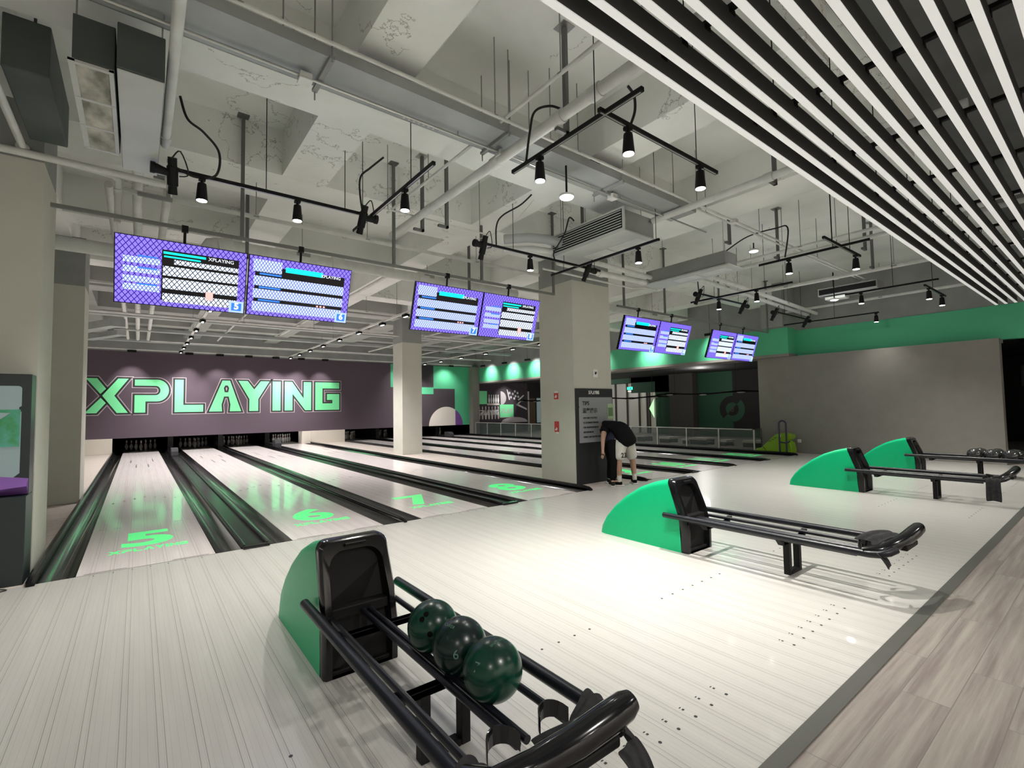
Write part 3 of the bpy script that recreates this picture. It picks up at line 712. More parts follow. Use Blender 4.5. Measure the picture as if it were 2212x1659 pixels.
# ------------------------------------------------------------------ services under the ceiling
def pipe(name, label, cat, pts, r, m='pipe', rods=(), ztop=ZB, couplings=(), group=None, rod_r=.006, seg=12):
    pts = [Vector(p) for p in pts]; t = thing(name, label, cat, pts[0], group)
    build(MB().tube(pts, r, seg), 'pipe_run', m, t, smooth=True)
    for p in couplings:
        p = Vector(p); j = min(range(len(pts) - 1), key=lambda k: (pts[k] + pts[k + 1] - 2 * p).length); d = (pts[j + 1] - pts[j]).normalized()
        build(MB().cyl(p - d * r * 1.1, p + d * r * 1.1, r * 1.22, seg=seg), 'coupling', m, t, smooth=True)
    for p in rods:
        zt = p[3] if len(p) > 3 and p[3] < 4.3 else cz(p[0], p[1])
        build(MB().cyl(p[:3], (p[0], p[1], zt), rod_r, seg=6).box(p[0] - r * 1.15, p[1] - r * 1.15, p[2] - r * .3, p[0] + r * 1.15, p[1] + r * 1.15, p[2] + r * .3), 'hanger_rod', 'greypaint', t)
    return t
# frame carrying the screens
def frame(x0, x1, xs, lb):
    t = thing('screen_gantry', lb, 'hanging bar', ((x0 + x1) / 2, .5, 3.44))
    build(MB().box(x0, .482, 3.425, x1, .518, 3.461), 'beam_bar', 'bar', t, bevel=.003)
    for x in xs: build(MB().box(x - .018, .482, 3.46, x + .018, .518, 4.93).box(x - .06, .45, 4.905, x + .06, .55, 4.92), 'hanger_post', 'post', t)
    return t
frame(-.29, 6.27, (1.33, 3.21, 4.70, 6.25), 'long grey bar carrying the four nearest score screens')
frame(7.98, 14.5, (8.2, 9.6, 11.9, 14.48), 'long grey bar carrying the four farthest score screens')
for n, xc, w, kd, wh in SCR:
    t = thing('screen_bracket', f'black bracket holding the score screen, {wh}', 'bracket', (xc, .5, 3.2), 'screen brackets')
    build(MB().cyl((xc, .5, 3.43), (xc, .54, 3.15), .014, seg=8).box(xc - .03, .475, 3.40, xc + .03, .525, 3.47), 'bracket_arm', 'blkmat', t)
    build(MB().tube([(xc - .1, .56, 3.10), (xc, .535, 3.22), (xc + .1, .56, 3.10)], .01, 6), 'bracket_fork', 'blkmat', t)

# cable tray and conduits running along X in front of the near beam
tr = thing('cable_tray', 'long grey perforated cable tray under the nearest cross beam', 'cable tray', (2, -1.9, 4.1))
build(MB().box(-3.9, -2.16, 4.10, 6.5, -1.76, 4.106).box(-3.9, -2.165, 4.10, 6.5, -2.16, 4.19).box(-3.9, -1.765, 4.10, 6.5, -1.76, 4.19), 'tray_body', 'duct', tr)
hm = MB()
for k in range(7): hm.box(2.28 + k * .05, -1.80, 4.0985, 2.30 + k * .05, -1.785, 4.0998)
for k in range(6): hm.box(4.6 + k * .05, -1.82, 4.0985, 4.62 + k * .05, -1.805, 4.0998)
build(hm, 'perforation', 'pipe', tr)
for x in (-.9, 1.52, 3.2, 4.9): build(MB().box(x - .02, -2.2, 4.07, x + .02, -1.72, 4.095).cyl((x, -2.19, 4.05), (x, -2.19, 4.92), .006, seg=6).cyl((x, -1.73, 4.0), (x, -1.73, 4.92), .006, seg=6), 'tray_bracket', 'greypaint', tr)
pipe('conduit', 'bright thin metal conduit running just below the cable tray', 'conduit', [(-3.95, -1.90, 4.05), (7.2, -1.90, 4.05)], .012, 'steel', [(x, -1.90, 4.05, 4.10) for x in (.5, 2.8, 5.2)], couplings=[(1.9, -1.9, 4.05), (2.6, -1.9, 4.05)])
pipe('conduit', 'grey conduit above the cable tray, nearer the seating side', 'conduit', [(-3.95, -2.24, 4.16), (14, -2.24, 4.16)], .016, 'pipe', [(x, -2.24, 4.16, 4.92) for x in (.9, 3.0, 3.7, 4.1, 6.4, 8.2, 10.5)], couplings=[(1.6, -2.24, 4.16)])
pipe('conduit', 'grey conduit above the cable tray, nearer the lanes', 'conduit', [(-3.95, -2.08, 4.22), (13.4, -2.08, 4.22)], .016, 'pipe', [(x, -2.08, 4.22, 4.92) for x in (1.2, 3.3, 3.55, 6.1, 6.9, 9.4)])
def jbox(x, y, z, lb): 
    t = thing('junction_box', lb, 'junction box', (x, y, z), 'conduit junction boxes')
    build(MB().box(x - .045, y - .045, z - .02, x + .045, y + .045, z + .03), 'box_body', 'pipe', t, bevel=.006)
    build(MB().box(x - .05, y - .05, z - .035, x + .05, y + .05, z - .02), 'box_lid', 'white', t, bevel=.006)
jbox(1.40, -1.9, 4.04, 'small white junction box on the bright conduit at upper left'); jbox(3.32, -1.9, 4.04, 'white junction box on the bright conduit where the big pipe crosses')
jbox(5.05, -1.9, 4.04, 'white junction box on the bright conduit right of the round pendant lamp'); jbox(7.4, -2.24, 4.155, 'white junction box on the conduit above the slim ceiling unit')
# big pipe along Y
pipe('water_pipe', 'thick pale pipe crossing diagonally through the middle of the ceiling', 'pipe', [(3.33, -5.6, 4.0), (3.33, .82, 4.0)], .052, 'pipe', [], couplings=[(3.33, -3.19, 4.0), (3.33, -2.75, 4.0), (3.33, -1.8, 4.0), (3.33, -.36, 4.0)])
pipe('water_pipe', 'thin pipe running beside the thick pale pipe', 'pipe', [(3.12, -5.6, 4.18), (3.12, .5, 4.18)], .018, 'pipe', [(3.12, -3.0, 4.18, 4.92), (3.12, -.7, 4.18, 4.36)])
def post(x, y, z0, lb, z1=4.92, w=.04):
    t = thing('pipe_support', lb, 'pipe support', (x, y, z0), 'square steel pipe supports')
    z1 = cz(x, y) - .005
    build(MB().box(x - w / 2, y - w / 2, z0, x + w / 2, y + w / 2, z1), 'support_post', 'post', t)
    build(MB().box(x - .07, y - .07, z1 - .012, x + .07, y + .07, z1), 'ceiling_plate', 'steel', t)
    build(MB().box(x - .13, y - w / 2, z0, x + w / 2, y + w / 2, z0 + .03), 'support_foot', 'post', t)
post(3.45, -2.72, 3.90, 'square post holding the thick pale pipe near the cable tray')
post(3.45, .1, 3.86, 'square post holding the thick pale pipe beyond the beams', 4.36)
post(1.60, 1.9, 3.62, 'square post above the second score screen'); post(3.66, -.2, 3.86, 'slimmer post right of the pipe post beyond the beams')
post(5.3, 1.8, 3.6, 'square post above the seventh lane screen'); post(6.4, -.1, 3.9, 'square post behind the ribbed ceiling unit'); post(7.9, -1.9, 4.0, 'square post with top plate behind the slim ceiling unit')
post(9.4, -2.0, 4.0, 'square post beside the right hand pipes'); post(9.75, -3.2, 3.9, 'tall square post near the slats'); post(11.6, -2.8, 4.0, 'square post in the far right bay'); post(6.3, -3.3, 4.0, 'square post close to the bright slats with rust above')
pipe('water_pipe', 'pipe crossing behind the spotlight track near the slats', 'pipe', [(6.15, -5, 4.05), (6.15, -1.7, 4.05)], .045, 'pipe', couplings=[(6.15, -3.3, 4.05)])
pipe('water_pipe', 'grey pipe running from the slats toward the slim ceiling unit', 'pipe', [(9.33, -5, 4.1), (9.33, -1.2, 4.1)], .028, 'pipe', [(9.33, -2.4, 4.1, 4.92)])
pipe('water_pipe', 'second grey pipe running toward the slim ceiling unit', 'pipe', [(9.75, -5, 4.1), (9.75, -1.0, 4.1)], .040, 'pipe', [(9.75, -2.8, 4.1, 4.92)])
pipe('water_pipe', 'long grey pipe in the far right bay', 'pipe', [(12.15, -5, 4.1), (12.15, 1.3, 4.1)], .040, 'pipe', [(12.15, -3, 4.1, 4.92), (12.15, -1, 4.1, 4.92)], couplings=[(12.15, -2, 4.1)])
pipe('water_pipe', 'grey pipe nearest the green band', 'pipe', [(15.1, -4, 4.05), (15.1, .25, 4.05)], .035, 'pipe', [(15.1, -2, 4.05, 4.92)])
pipe('water_pipe', 'upper of two pipes running to the right wall', 'pipe', [(8.8, -.9, 3.9), (15.2, -.5, 3.9)], .045, 'pipe', [(11, -.76, 3.9, 4.92), (13, -.64, 3.9, 4.92)])
pipe('water_pipe', 'lower of two pipes running to the right wall', 'pipe', [(8.8, -.68, 3.88), (15.2, -.3, 3.88)], .045, 'pipe', [(10.2, -.6, 3.9, 4.92)])
# sprinkler main with the swan-neck
pipe('sprinkler_main', 'fat grey pipe end entering behind the left pillar', 'pipe', [(-1.5, 2.9, 3.72), (1.12, 2.9, 3.72), (1.19, 2.9, 3.74), (1.22, 2.9, 3.80), (1.22, 2.9, 3.98), (1.25, 2.9, 4.04), (1.32, 2.9, 4.06), (7.3, 2.9, 4.06)], .095, 'pipe',
     [(2.6, 2.9, 4.1, 4.92), (5.0, 2.9, 4.1, 4.92)], couplings=[(1.05, 2.9, 3.72), (1.22, 2.9, 3.85), (1.45, 2.9, 4.06), (3.2, 2.9, 4.06), (4.9, 2.9, 4.06)], seg=18)
bpy.data.objects['sprinkler_main']['label'] = 'fat grey sprinkler main with a raised swan neck above the left screens'
pipe('sprinkler_main', 'fat grey main beyond the column above the far screens', 'pipe', [(8.0, 2.2, 3.9), (12.6, 2.2, 3.9)], .085, 'pipe', [(9, 2.2, 3.9, 4.36), (11.5, 2.2, 3.9, 4.36)], seg=14)
pipe('conduit', 'straight grey pipe above the score screens', 'conduit', [(.22, .95, 3.9), (6.3, .95, 3.9)], .028, 'pipe', [(x, .95, 3.9) for x in (1.55, 3.0, 4.9)])
pipe('conduit', 'grey pipe passing in front of the big column', 'conduit', [(5.9, .38, 3.82), (8.3, .38, 3.82), (8.5, .2, 3.82), (8.9, .2, 3.82)], .018, 'pipe', [(7.0, .38, 3.82)])
pipe('conduit', 'thin sprinkler branch with a small head over lane 7', 'conduit', [(2.9, .1, 4.05), (4.6, .1, 4.05)], .012, 'pipe', [(2.95, .1, 4.05), (4.4, .1, 4.05)])
# pipes on the far left
pipe('water_pipe', 'pale pipe bending across the top left corner above the pillar', 'pipe', [(-.475, -1.6, 3.9), (-.475, .42, 3.9), (-.44, .47, 3.9), (.16, .62, 3.9), (.20, .66, 3.88), (.20, .72, 3.80), (.20, .72, 3.45)], .030, 'pipe', couplings=[(-.475, .38, 3.9), (.20, .72, 3.78)])
pipe('water_pipe', 'long pipe in the top left dropping along the pillar head', 'pipe', [(-1.6, .36, 3.84), (-.33, .37, 3.84), (.6, .40, 3.84)], .035, 'pipe')
pipe('water_pipe', 'white pipe running straight overhead from the top edge', 'pipe', [(.57, -5.5, 3.95), (.565, -.3, 3.95)], .036, 'pipe', couplings=[(.565, -.45, 3.95)])
for k, (x, r, nm) in enumerate(((.10, .040, 'left'), (.36, .050, 'middle'), (.64, .045, 'right'))):
    pipe('drain_pipe', f'{nm} of three pale pipes running away under the left ceiling', 'pipe', [(x, .3 if k else 1.2, 4.02), (x, 15.2, 3.98)], r, 'pipe', [(x, 9.5, 4.02), (x, 14, 4.02)], couplings=[(x, 9.0, 4.0), (x, 9.6, 4.0)], group='three pale pipes at left')
t = thing('pipe_hanger', 'grey bracket clasping the pipe left of the track', 'bracket', (.5, .9, 3.9))
build(MB().box(.36, .9, 3.86, .68, .94, 3.9).box(.62, .9, 3.9, .66, .94, 4.35).box(.50, .9, 4.1, .66, .94, 4.14), 'bracket_bar', 'greypaint', t)
# pipes and ducts over the lanes
def far_bar(y, z, x0, x1, lb, h=.12, m='duct', d=.22):
    o = build(MB().box(x0, y, z, x1, y + d, z + h), 'air_duct', m, None, bevel=.01); tag(o, lb, 'duct', 'ducts over the lanes')
far_bar(7.2, 3.86, .9, 6.2, 'flat grey duct crossing over lanes 5 to 8, nearest one')
far_bar(9.7, 3.9, -1.4, 9.6, 'flat grey duct crossing over the lanes behind the nearest one', .1)
far_bar(12.4, 3.92, -.2, 14.5, 'long flat duct crossing all lanes near the pin end', .1)
far_bar(15.0, 3.9, -1.4, 14.5, 'last flat duct before the plum wall', .08)
pipe('water_pipe', 'thin pipe crossing over the lanes, first behind the screens', 'pipe', [(-1.4, 6.2, 3.95), (14, 6.2, 3.95)], .03, 'pipe', [(3, 6.2, 3.95), (5, 6.2, 3.95)])
pipe('water_pipe', 'thin pipe crossing over the lanes, second behind the screens', 'pipe', [(-1.4, 8.7, 3.8), (14, 8.7, 3.8)], .028, 'pipe', [(2.6, 8.7, 3.8), (4.4, 8.7, 3.8)])
pipe('water_pipe', 'thin pipe crossing over the lanes near the pin end', 'pipe', [(.7, 13.4, 3.75), (14, 13.4, 3.75)], .022, 'pipe', [(6, 13.4, 3.75), (9, 13.4, 3.75)])
pipe('water_pipe', 'pipe running away over the third lane from the left', 'pipe', [(4.3, 3.1, 4.1), (4.3, 12.8, 4.1)], .03, 'pipe', [(4.3, 6, 4.1)])
pipe('water_pipe', 'pipe running away over the second lane from the left', 'pipe', [(2.7, 5.5, 4.1), (2.7, 15, 4.1)], .028, 'pipe')
pipe('water_pipe', 'pipe running away beside the second column', 'pipe', [(8.1, 3.5, 3.9), (8.1, 14, 3.9)], .03, 'pipe', [(8.1, 6, 3.9), (8.1, 9, 3.9)])
pipe('water_pipe', 'pipe running away over the lanes right of the walkway', 'pipe', [(10.9, 2.6, 4.0), (10.9, 15, 4.0)], .028, 'pipe', [(10.9, 5, 4.0)])
t = thing('air_duct_bend', 'angular grey duct stepping down left of the three pale pipes', 'duct', (-.8, 13, 3.9), 'ducts over the lanes')
build(MB().prism([(-1.5, 12.0), (-.9, 12.0), (-.2, 10.6), (.1, 10.6), (.1, 10.9), (-.1, 10.9), (-.8, 12.5), (-1.5, 12.5)], 3.75, 3.95, 'xy').prism([(-1.5, 13.2), (-.8, 13.2), (-.1, 11.8), (.1, 11.8), (.1, 12.1), (0, 12.1), (-.7, 13.6), (-1.5, 13.6)], 3.68, 3.82, 'xy'), 'duct_body', 'duct', t)

# ceiling fan coil units
t = thing('fan_coil_unit', 'white air conditioning unit with ribbed side grille in front of the big column', 'air conditioner', (5.85, -1, 3.8))
build(MB().box(5.54, -1.66, 3.80, 6.22, -.25, 4.10), 'unit_casing', 'duct', t, bevel=.008)
build(MB().box(5.52, -1.70, 3.80, 5.54, -.25, 4.12).box(5.52, -1.70, 3.78, 6.24, -.22, 3.80), 'unit_panel', 'unit', t, bevel=.004)
gr = MB()
for k in range(7): gr.obox((5.512, -.97, 3.855 + k * .036), (.006, 1.36, .014), Matrix.Rotation(.5, 3, 'Y'))
build(gr, 'side_grille', 'unit', t); build(MB().box(5.517, -1.66, 3.83, 5.52, -.29, 4.09), 'grille_shadow_gap', 'blkmat', t)
build(MB().box(5.90, -1.62, 3.772, 6.20, -1.08, 3.78).box(5.90, -1.04, 3.772, 6.20, -.58, 3.78), 'intake_filter', 'pipe', t, bevel=.002)
for x, y in ((5.6, -1.5), (6.15, -1.5), (5.6, -.4), (6.15, -.4)): build(MB().cyl((x, y, 4.09), (x, y, cz(x, y)), .005, seg=6), 'hanger_rod', 'greypaint', t)
pipe('insulated_pipe', 'fat lagged pipe pair feeding the ribbed ceiling unit', 'pipe', [(4.7, -.10, 3.95), (5.0, -.30, 3.98), (5.3, -.42, 3.98), (5.54, -.45, 3.96)], .07, 'duct', seg=14)
pipe('insulated_pipe', 'lower lagged pipe beside the ribbed ceiling unit', 'pipe', [(4.8, .05, 3.86), (5.2, -.18, 3.88), (5.54, -.25, 3.88)], .05, 'pipe', seg=12)
t = thing('fan_coil_unit', 'slim grey ceiling unit with a pale underside tray right of the ribbed unit', 'air conditioner', (8.5, -.8, 3.8))
build(MB().box(8.34, -1.58, 3.83, 8.74, .05, 4.08), 'unit_casing', 'greypaint', t, bevel=.008)
build(MB().box(8.30, -1.66, 3.80, 8.82, .08, 3.83), 'unit_panel', 'unit', t, bevel=.006)
build(MB().box(8.40, -1.55, 3.792, 8.66, -1.05, 3.80).box(8.40, -.98, 3.792, 8.66, -.50, 3.80), 'intake_filter', 'pipe', t, bevel=.002)
for y in (-1.45, -.2): build(MB().cyl((8.55, y, 4.07), (8.55, y, 4.92), .005, seg=6), 'hanger_rod', 'greypaint', t)
pipe('insulated_pipe', 'lagged pipe running from the column head to the slim ceiling unit', 'pipe', [(5.9, .0, 3.84), (7.0, .06, 3.84), (8.36, .04, 3.86)], .055, 'pipe', couplings=[(7.0, .06, 3.84)], seg=14)
pipe('insulated_pipe', 'second lagged pipe above, ending at the slim ceiling unit', 'pipe', [(6.3, -.12, 3.94), (8.36, -.06, 3.94)], .045, 'pipe', seg=12)
t = thing('fan_coil_unit', 'grey ceiling unit with a stained three-part filter at upper left', 'air conditioner', (.25, -1, 3.7))
build(MB().box(.03, -1.70, 3.72, .245, -.40, 4.02), 'unit_casing', 'darkduct', t, bevel=.006)
build(MB().box(.255, -1.78, 3.71, .515, -.12, 4.02), 'supply_box', 'darkduct', t, bevel=.006)
build(MB().box(.258, -1.77, 3.70, .512, -.13, 3.708), 'base_panel', 'unit', t, bevel=.002)
fm = MB().box(.01, -1.70, 3.700, .045, -.40, 3.718).box(.215, -1.70, 3.700, .24, -.40, 3.718)
for y in (-1.70, -1.25, -.83, -.43): fm.box(.01, y, 3.698, .24, y + .028, 3.716)
build(fm, 'filter_frame', 'unit', t)
for y0, y1 in ((-1.67, -1.25), (-1.22, -.83), (-.80, -.43)): build(MB().box(.045, y0, 3.706, .215, y1, 3.712), 'filter_panel', 'filter', t)
for x in (.04, .5): build(MB().cyl((x, -1.6, 4.0), (x, -1.6, 4.92), .006, seg=6).cyl((x, -.5, 4.0), (x, -.5, 4.92), .006, seg=6), 'hanger_rod', 'greypaint', t)
t = thing('duct_box', 'dark rectangular duct behind the stained filter unit', 'duct', (-.25, 0, 3.9), 'ducts at the upper left')
build(MB().box(-.42, -.9, 3.95, -.16, .30, 4.352).cyl((-.3, -.5, 4.3), (-.3, -.5, 4.92), .01), 'duct_body', 'darkduct', t, bevel=.01)
t = thing('duct_box', 'tall grey duct at the extreme upper left edge', 'duct', (-.9, 0, 3.9), 'ducts at the upper left')
build(MB().box(-1.3, -1.0, 4.02, -.78, .0, 4.352), 'duct_body', 'darkduct', t, bevel=.01)
t = thing('exhaust_fan', 'black slotted air unit with a pale frame near the right wall', 'air conditioner', (13.2, -1.9, 3.9))
build(MB().box(12.95, -2.5, 3.9, 13.45, -1.35, 4.08), 'unit_casing', 'greypaint', t, bevel=.008)
build(MB().box(12.944, -2.48, 3.93, 12.95, -1.38, 4.05), 'slot', 'blkmat', t)
build(MB().box(12.94, -1.9, 3.80, 13.2, -1.5, 3.86), 'light_panel', 'unit', t)

# ------------------------------------------------------------------ light tracks, spotlights
ZT = 3.65
def track(p0, p1, lb, rods):
    t = thing('light_track', lb, 'light track', ((p0[0] + p1[0]) / 2, (p0[1] + p1[1]) / 2, ZT), 'black light tracks')
    xx = abs(p1[0] - p0[0]) > abs(p1[1] - p0[1]); w = .017
    x0, x1 = sorted((p0[0], p1[0])); y0, y1 = sorted((p0[1], p1[1]))
    if xx: mb = MB().box(x0, y0 - w, ZT, x1, y0 + w, ZT + .034); sl = MB().box(x0 + .02, y0 - .006, ZT - .0015, x1 - .02, y0 + .006, ZT)
    else: mb = MB().box(x0 - w, y0, ZT, x0 + w, y1, ZT + .034); sl = MB().box(x0 - .006, y0 + .02, ZT - .0015, x0 + .006, y1 - .02, ZT)
    build(mb, 'track_body', 'blkmat', t, bevel=.003); build(sl, 'track_slot', 'steel', t)
    for r in rods: build(MB().cyl((r[0], r[1], ZT + .03), (r[0], r[1], r[2] if len(r) > 2 and r[2] < 4.3 else cz(r[0], r[1])), .0045, seg=6), 'hanger_rod', 'blkmat', t)
    return t
def feed(name, lb, pts, r=.011):
    o = build(MB().tube(pts, r, 8), name, 'rubber', None, smooth=True); tag(o, lb, 'cable', 'black cables looping down to the light tracks')
def curve_pts(ctrl, n=8):
    ctrl = [Vector(c) for c in ctrl]; out = []; P = [ctrl[0]] + ctrl + [ctrl[-1]]
    for i in range(1, len(P) - 2):
        for k in range(n):
            f = k / n; a, b, c, d = P[i - 1], P[i], P[i + 1], P[i + 2]
            out.append(.5 * ((2 * b) + (c - a) * f + (2 * a - 5 * b + 4 * c - d) * f * f + (3 * b - a - 3 * c + d) * f ** 3))
    return out + [ctrl[-1]]
track((.59, -.46), (2.46, -.46), 'black track running right from the projector at upper left', [(1.4, -.46, 4.92), (2.2, -.46)])
track((2.5, -1.97), (2.5, .10), 'black track receding over lane 6', [(2.5, -1.5, 4.92), (2.5, -.2, 4.92)])
track((3.19, -3.75), (3.19, -2.25), 'black track behind the twin spotlight bar near the slats', [(3.19, -3.3, 4.92)])
track((3.12, -3.40), (4.80, -3.40), 'black track with two big spotlights nearest the slats', [(4.45, -3.4, 4.92)])
track((4.02, -.45), (6.42, -.45), 'black track running right toward the ribbed ceiling unit', [(4.6, -.45, 4.92), (5.6, -.45, 4.92)])
track((5.93, -1.95), (5.93, .20), 'black track under the ribbed ceiling unit', [(5.93, -1.9, 4.92), (5.93, -.1, 3.8)])
track((8.33, -3.65), (8.33, -2.15), 'black track right of the slim ceiling unit', [(8.33, -3.2, 4.92)])
track((9.95, -2.0), (9.95, .08), 'black track behind the slim ceiling unit', [(9.95, -1.5, 4.92)])
track((9.23, -.495), (11.2, -.495), 'short black track above the third pair of screens', [(9.9, -.495, 4.92), (10.9, -.495, 4.92)])
track((7.70, -3.30), (9.13, -3.30), 'black track crossing near the slats on the right', [(8.0, -3.3, 4.92), (8.7, -3.3, 4.92)])
track((12.0, -3.68), (12.0, -2.19), 'black track in the far right bay', [(12.0, -3.0, 4.92)])
track((12.37, -3.40), (14.05, -3.40), 'short black track at far right with two spotlights', [(13.0, -3.4, 4.92)])
track((15.0, -1.97), (15.0, .27), 'black track along the green band', [(15.0, -1.0, 4.92)])
track((12.58, -.50), (14.6, -.50), 'black track above the farthest pair of screens', [(13.2, -.5, 4.92), (14.2, -.5, 4.92)])
def spot(x, y, lb, e=1.0, tilt=(0, 0), size=62, col=(1, .965, .90), sc=1.0, light=True):
    t = thing('track_spotlight', lb, 'spotlight', (x, y, ZT), 'black cylinder spotlights')
    rot = Matrix.Rotation(tilt[1], 3, 'Y') @ Matrix.Rotation(tilt[0], 3, 'X')
    top = Vector((x, y, ZT - .055)); d = rot @ Vector((0, 0, -1)); L_ = .165 * sc
    build(MB().box(x - .028, y - .028, ZT - .028, x + .028, y + .028, ZT + .002), 'adapter', 'blkmat', t, bevel=.004)
    build(MB().cyl((x, y, ZT - .028), top + d * .02, .014, seg=8), 'swivel_arm', 'blkmat', t)
    c0 = top - d * .0; c1 = top + d * L_
    build(MB().tube([c0, c0 + d * .01, c1], [.034 * sc, .037 * sc, .050 * sc], 20), 'lamp_housing', 'blkmat', t, smooth=True)
    build(MB().cyl(c1 + d * .0005, c1 + d * .002, .043 * sc, seg=20), 'lens', 'lens', t)
    if light:
        ld = bpy.data.lights.new('spot_light', 'SPOT'); ld.energy = 235 * e; ld.spot_size = math.radians(size + 45 if e < 1 else size + 18); ld.spot_blend = 1.0; ld.shadow_soft_size = .035; ld.color = col
        lo = bpy.data.objects.new('spot_light', ld); COL.objects.link(lo); lo.location = c1 + d * .012
        lo.rotation_euler = d.to_track_quat('-Z', 'Y').to_euler()
spot(1.70, -.46, 'black spotlight on the track above the leftmost lane', .8)
spot(2.50, -1.36, 'black spotlight on the receding track over the second lane', .9)
spot(3.19, -2.64, 'black spotlight hanging left of the twin spotlight bar', 1.0)
spot(3.46, -3.40, 'left and biggest of the two spotlights nearest the slats', 1.3)
spot(4.50, -3.40, 'right of the two big spotlights nearest the slats', 1.9)
spot(4.91, -.45, 'black spotlight above the second pair of screens', .75)
spot(5.93, -1.60, 'black spotlight beneath the ribbed ceiling unit', .75)
spot(8.33, -2.60, 'black spotlight right of the slim ceiling unit', .8)
spot(8.93, -3.30, 'black spotlight beside the wavy cable near the slats', 1.1)
spot(10.06, -.50, 'black spotlight above the third pair of screens', .9)
spot(9.95, -1.34, 'black spotlight on the track behind the slim ceiling unit', .9)
spot(12.0, -2.47, 'black spotlight near the round white lamp at far right', .8)
spot(12.67, -3.40, 'left of the two small spotlights by the green band', .8)
spot(13.72, -3.40, 'right of the two small spotlights by the green band', .8)
spot(15.0, -1.91, 'unlit black spotlight on the track against the green band', .15)
track((-2.0, -5.2), (-2.0, -.6), 'black track left of the approach, outside the pillar line', [(-2.0, -3, 4.92)])
spot(-2.0, -1.2, 'black spotlight left of the approach, nearest the pillar', .6)
spot(-2.0, -3.0, 'black spotlight left of the approach, middle of its track', .6)
spot(-2.0, -4.8, 'black spotlight left of the approach, farthest from the pillar', .5)
spot(.85, -.46, 'black spotlight close to the projector over lane 5', .9)
def projector(x, y, n, sgn):
    t = thing('logo_projector', f'black tilted projector aimed at the {NW[n]}', 'projector', (x, y, ZT), 'lane number projectors')
    build(MB().cyl((x, y, ZT), (x, y, ZT - .07), .014, seg=8).box(x - .03, y - .03, ZT - .015, x + .03, y + .03, ZT + .012), 'mount', 'blkmat', t)
    d = Vector((.05 * sgn, .55, -1)).normalized(); c = Vector((x, y, ZT - .03))
    build(MB().tube([c - d * .14, c - d * .07, c - d * .06, c + d * .10, c + d * .11, c + d * .18], [.036, .036, .044, .044, .034, .038], 18), 'barrel', 'blkmat', t, smooth=True)
    build(MB().tube([c + Vector((-sgn * .02, 0, 0)), c + Vector((-sgn * .13, -.02, .01))], [.028, .045], 14).cyl(c + Vector((-sgn * .13, -.02, .01)), c + Vector((-sgn * .165, -.022, .01)), .05), 'cooling_fan', 'blkmat', t)
    build(MB().tube(curve_pts([c - d * .14, c - d * .18 + Vector((.06, 0, .03)), c + Vector((.12, -.03, .02)), c + Vector((.05, -.02, -.02))], 4), .006, 6), 'lead', 'rubber', t)
for x, n, s in ((.62, 5, 1), (2.40, 6, -1), (4.07, 7, 1), (6.1, 8, -1), (9.3, 9, 1), (11.1, 10, -1), (12.65, 11, 1), (14.5, 12, -1)):
    projector(x, -.47 if n < 9 else -.5, n, s)
feed('feed_cable', 'black cable looping from the upper left projector to the ceiling', curve_pts([(.66, -.47, 3.68), (.80, -.47, 3.64), (.96, -.48, 3.70), (.98, -.5, 3.92), (.85, -.55, 4.05), (.72, -.58, 4.12), (.66, -.6, 4.3)]))
feed('feed_cable', 'black cable dropping from the beam to the projector over lane 6', curve_pts([(2.42, -.44, 3.64), (2.38, -.44, 3.9), (2.38, -.46, 4.1), (2.48, -.5, 4.22), (2.60, -.6, 4.34)]))
feed('feed_cable', 'black cable hooking over the thick pale pipe to its track', curve_pts([(3.19, -2.45, 3.68), (3.20, -2.5, 3.95), (3.22, -2.55, 4.12), (3.32, -2.65, 4.16), (3.42, -2.75, 4.10), (3.40, -2.9, 4.0)]))
feed('feed_cable', 'black cable dropping to the track right of the thick pale pipe', curve_pts([(4.30, -.45, 3.68), (4.30, -.46, 3.95), (4.34, -.55, 4.08), (4.5, -.75, 4.2), (4.62, -.85, 4.34)]))
feed('feed_cable', 'short black cable above the big twin spotlight bar', curve_pts([(3.50, -3.4, 3.69), (3.53, -3.42, 3.8), (3.50, -3.44, 3.9), (3.40, -3.46, 3.93)]))
feed('feed_cable', 'wavy black cable above the slim ceiling unit', curve_pts([(8.5, -1.5, 4.1), (8.5, -1.9, 4.25), (8.4, -2.4, 4.22), (8.35, -2.6, 4.15), (8.33, -2.55, 3.7)]))
feed('feed_cable', 'black cable hanging to the projector beside the third pair of screens', curve_pts([(9.3, -.5, 3.7), (9.28, -.5, 4.0), (9.3, -.5, 4.4)]))
feed('feed_cable', 'black cable hanging beside the ribbed ceiling unit', curve_pts([(5.40, -.45, 3.69), (5.30, -.55, 3.75), (5.28, -.8, 3.95), (5.28, -.9, 4.15), (5.36, -.92, 4.12)]))
feed('feed_cable', 'black cable from the conduit junction beside the round pendant', curve_pts([(5.05, -1.9, 4.08), (4.98, -1.95, 4.2), (4.7, -2.05, 4.26), (4.45, -2.1, 4.25)]), .008)
feed('feed_cable', 'white network cable sagging toward the lagged pipes', curve_pts([(4.75, -.75, 4.34), (4.7, -.4, 4.15), (4.6, 0, 4.05), (4.4, .3, 3.98)]), .006)
bpy.data.objects['feed_cable.009'].data.materials[0] = M['pipe']
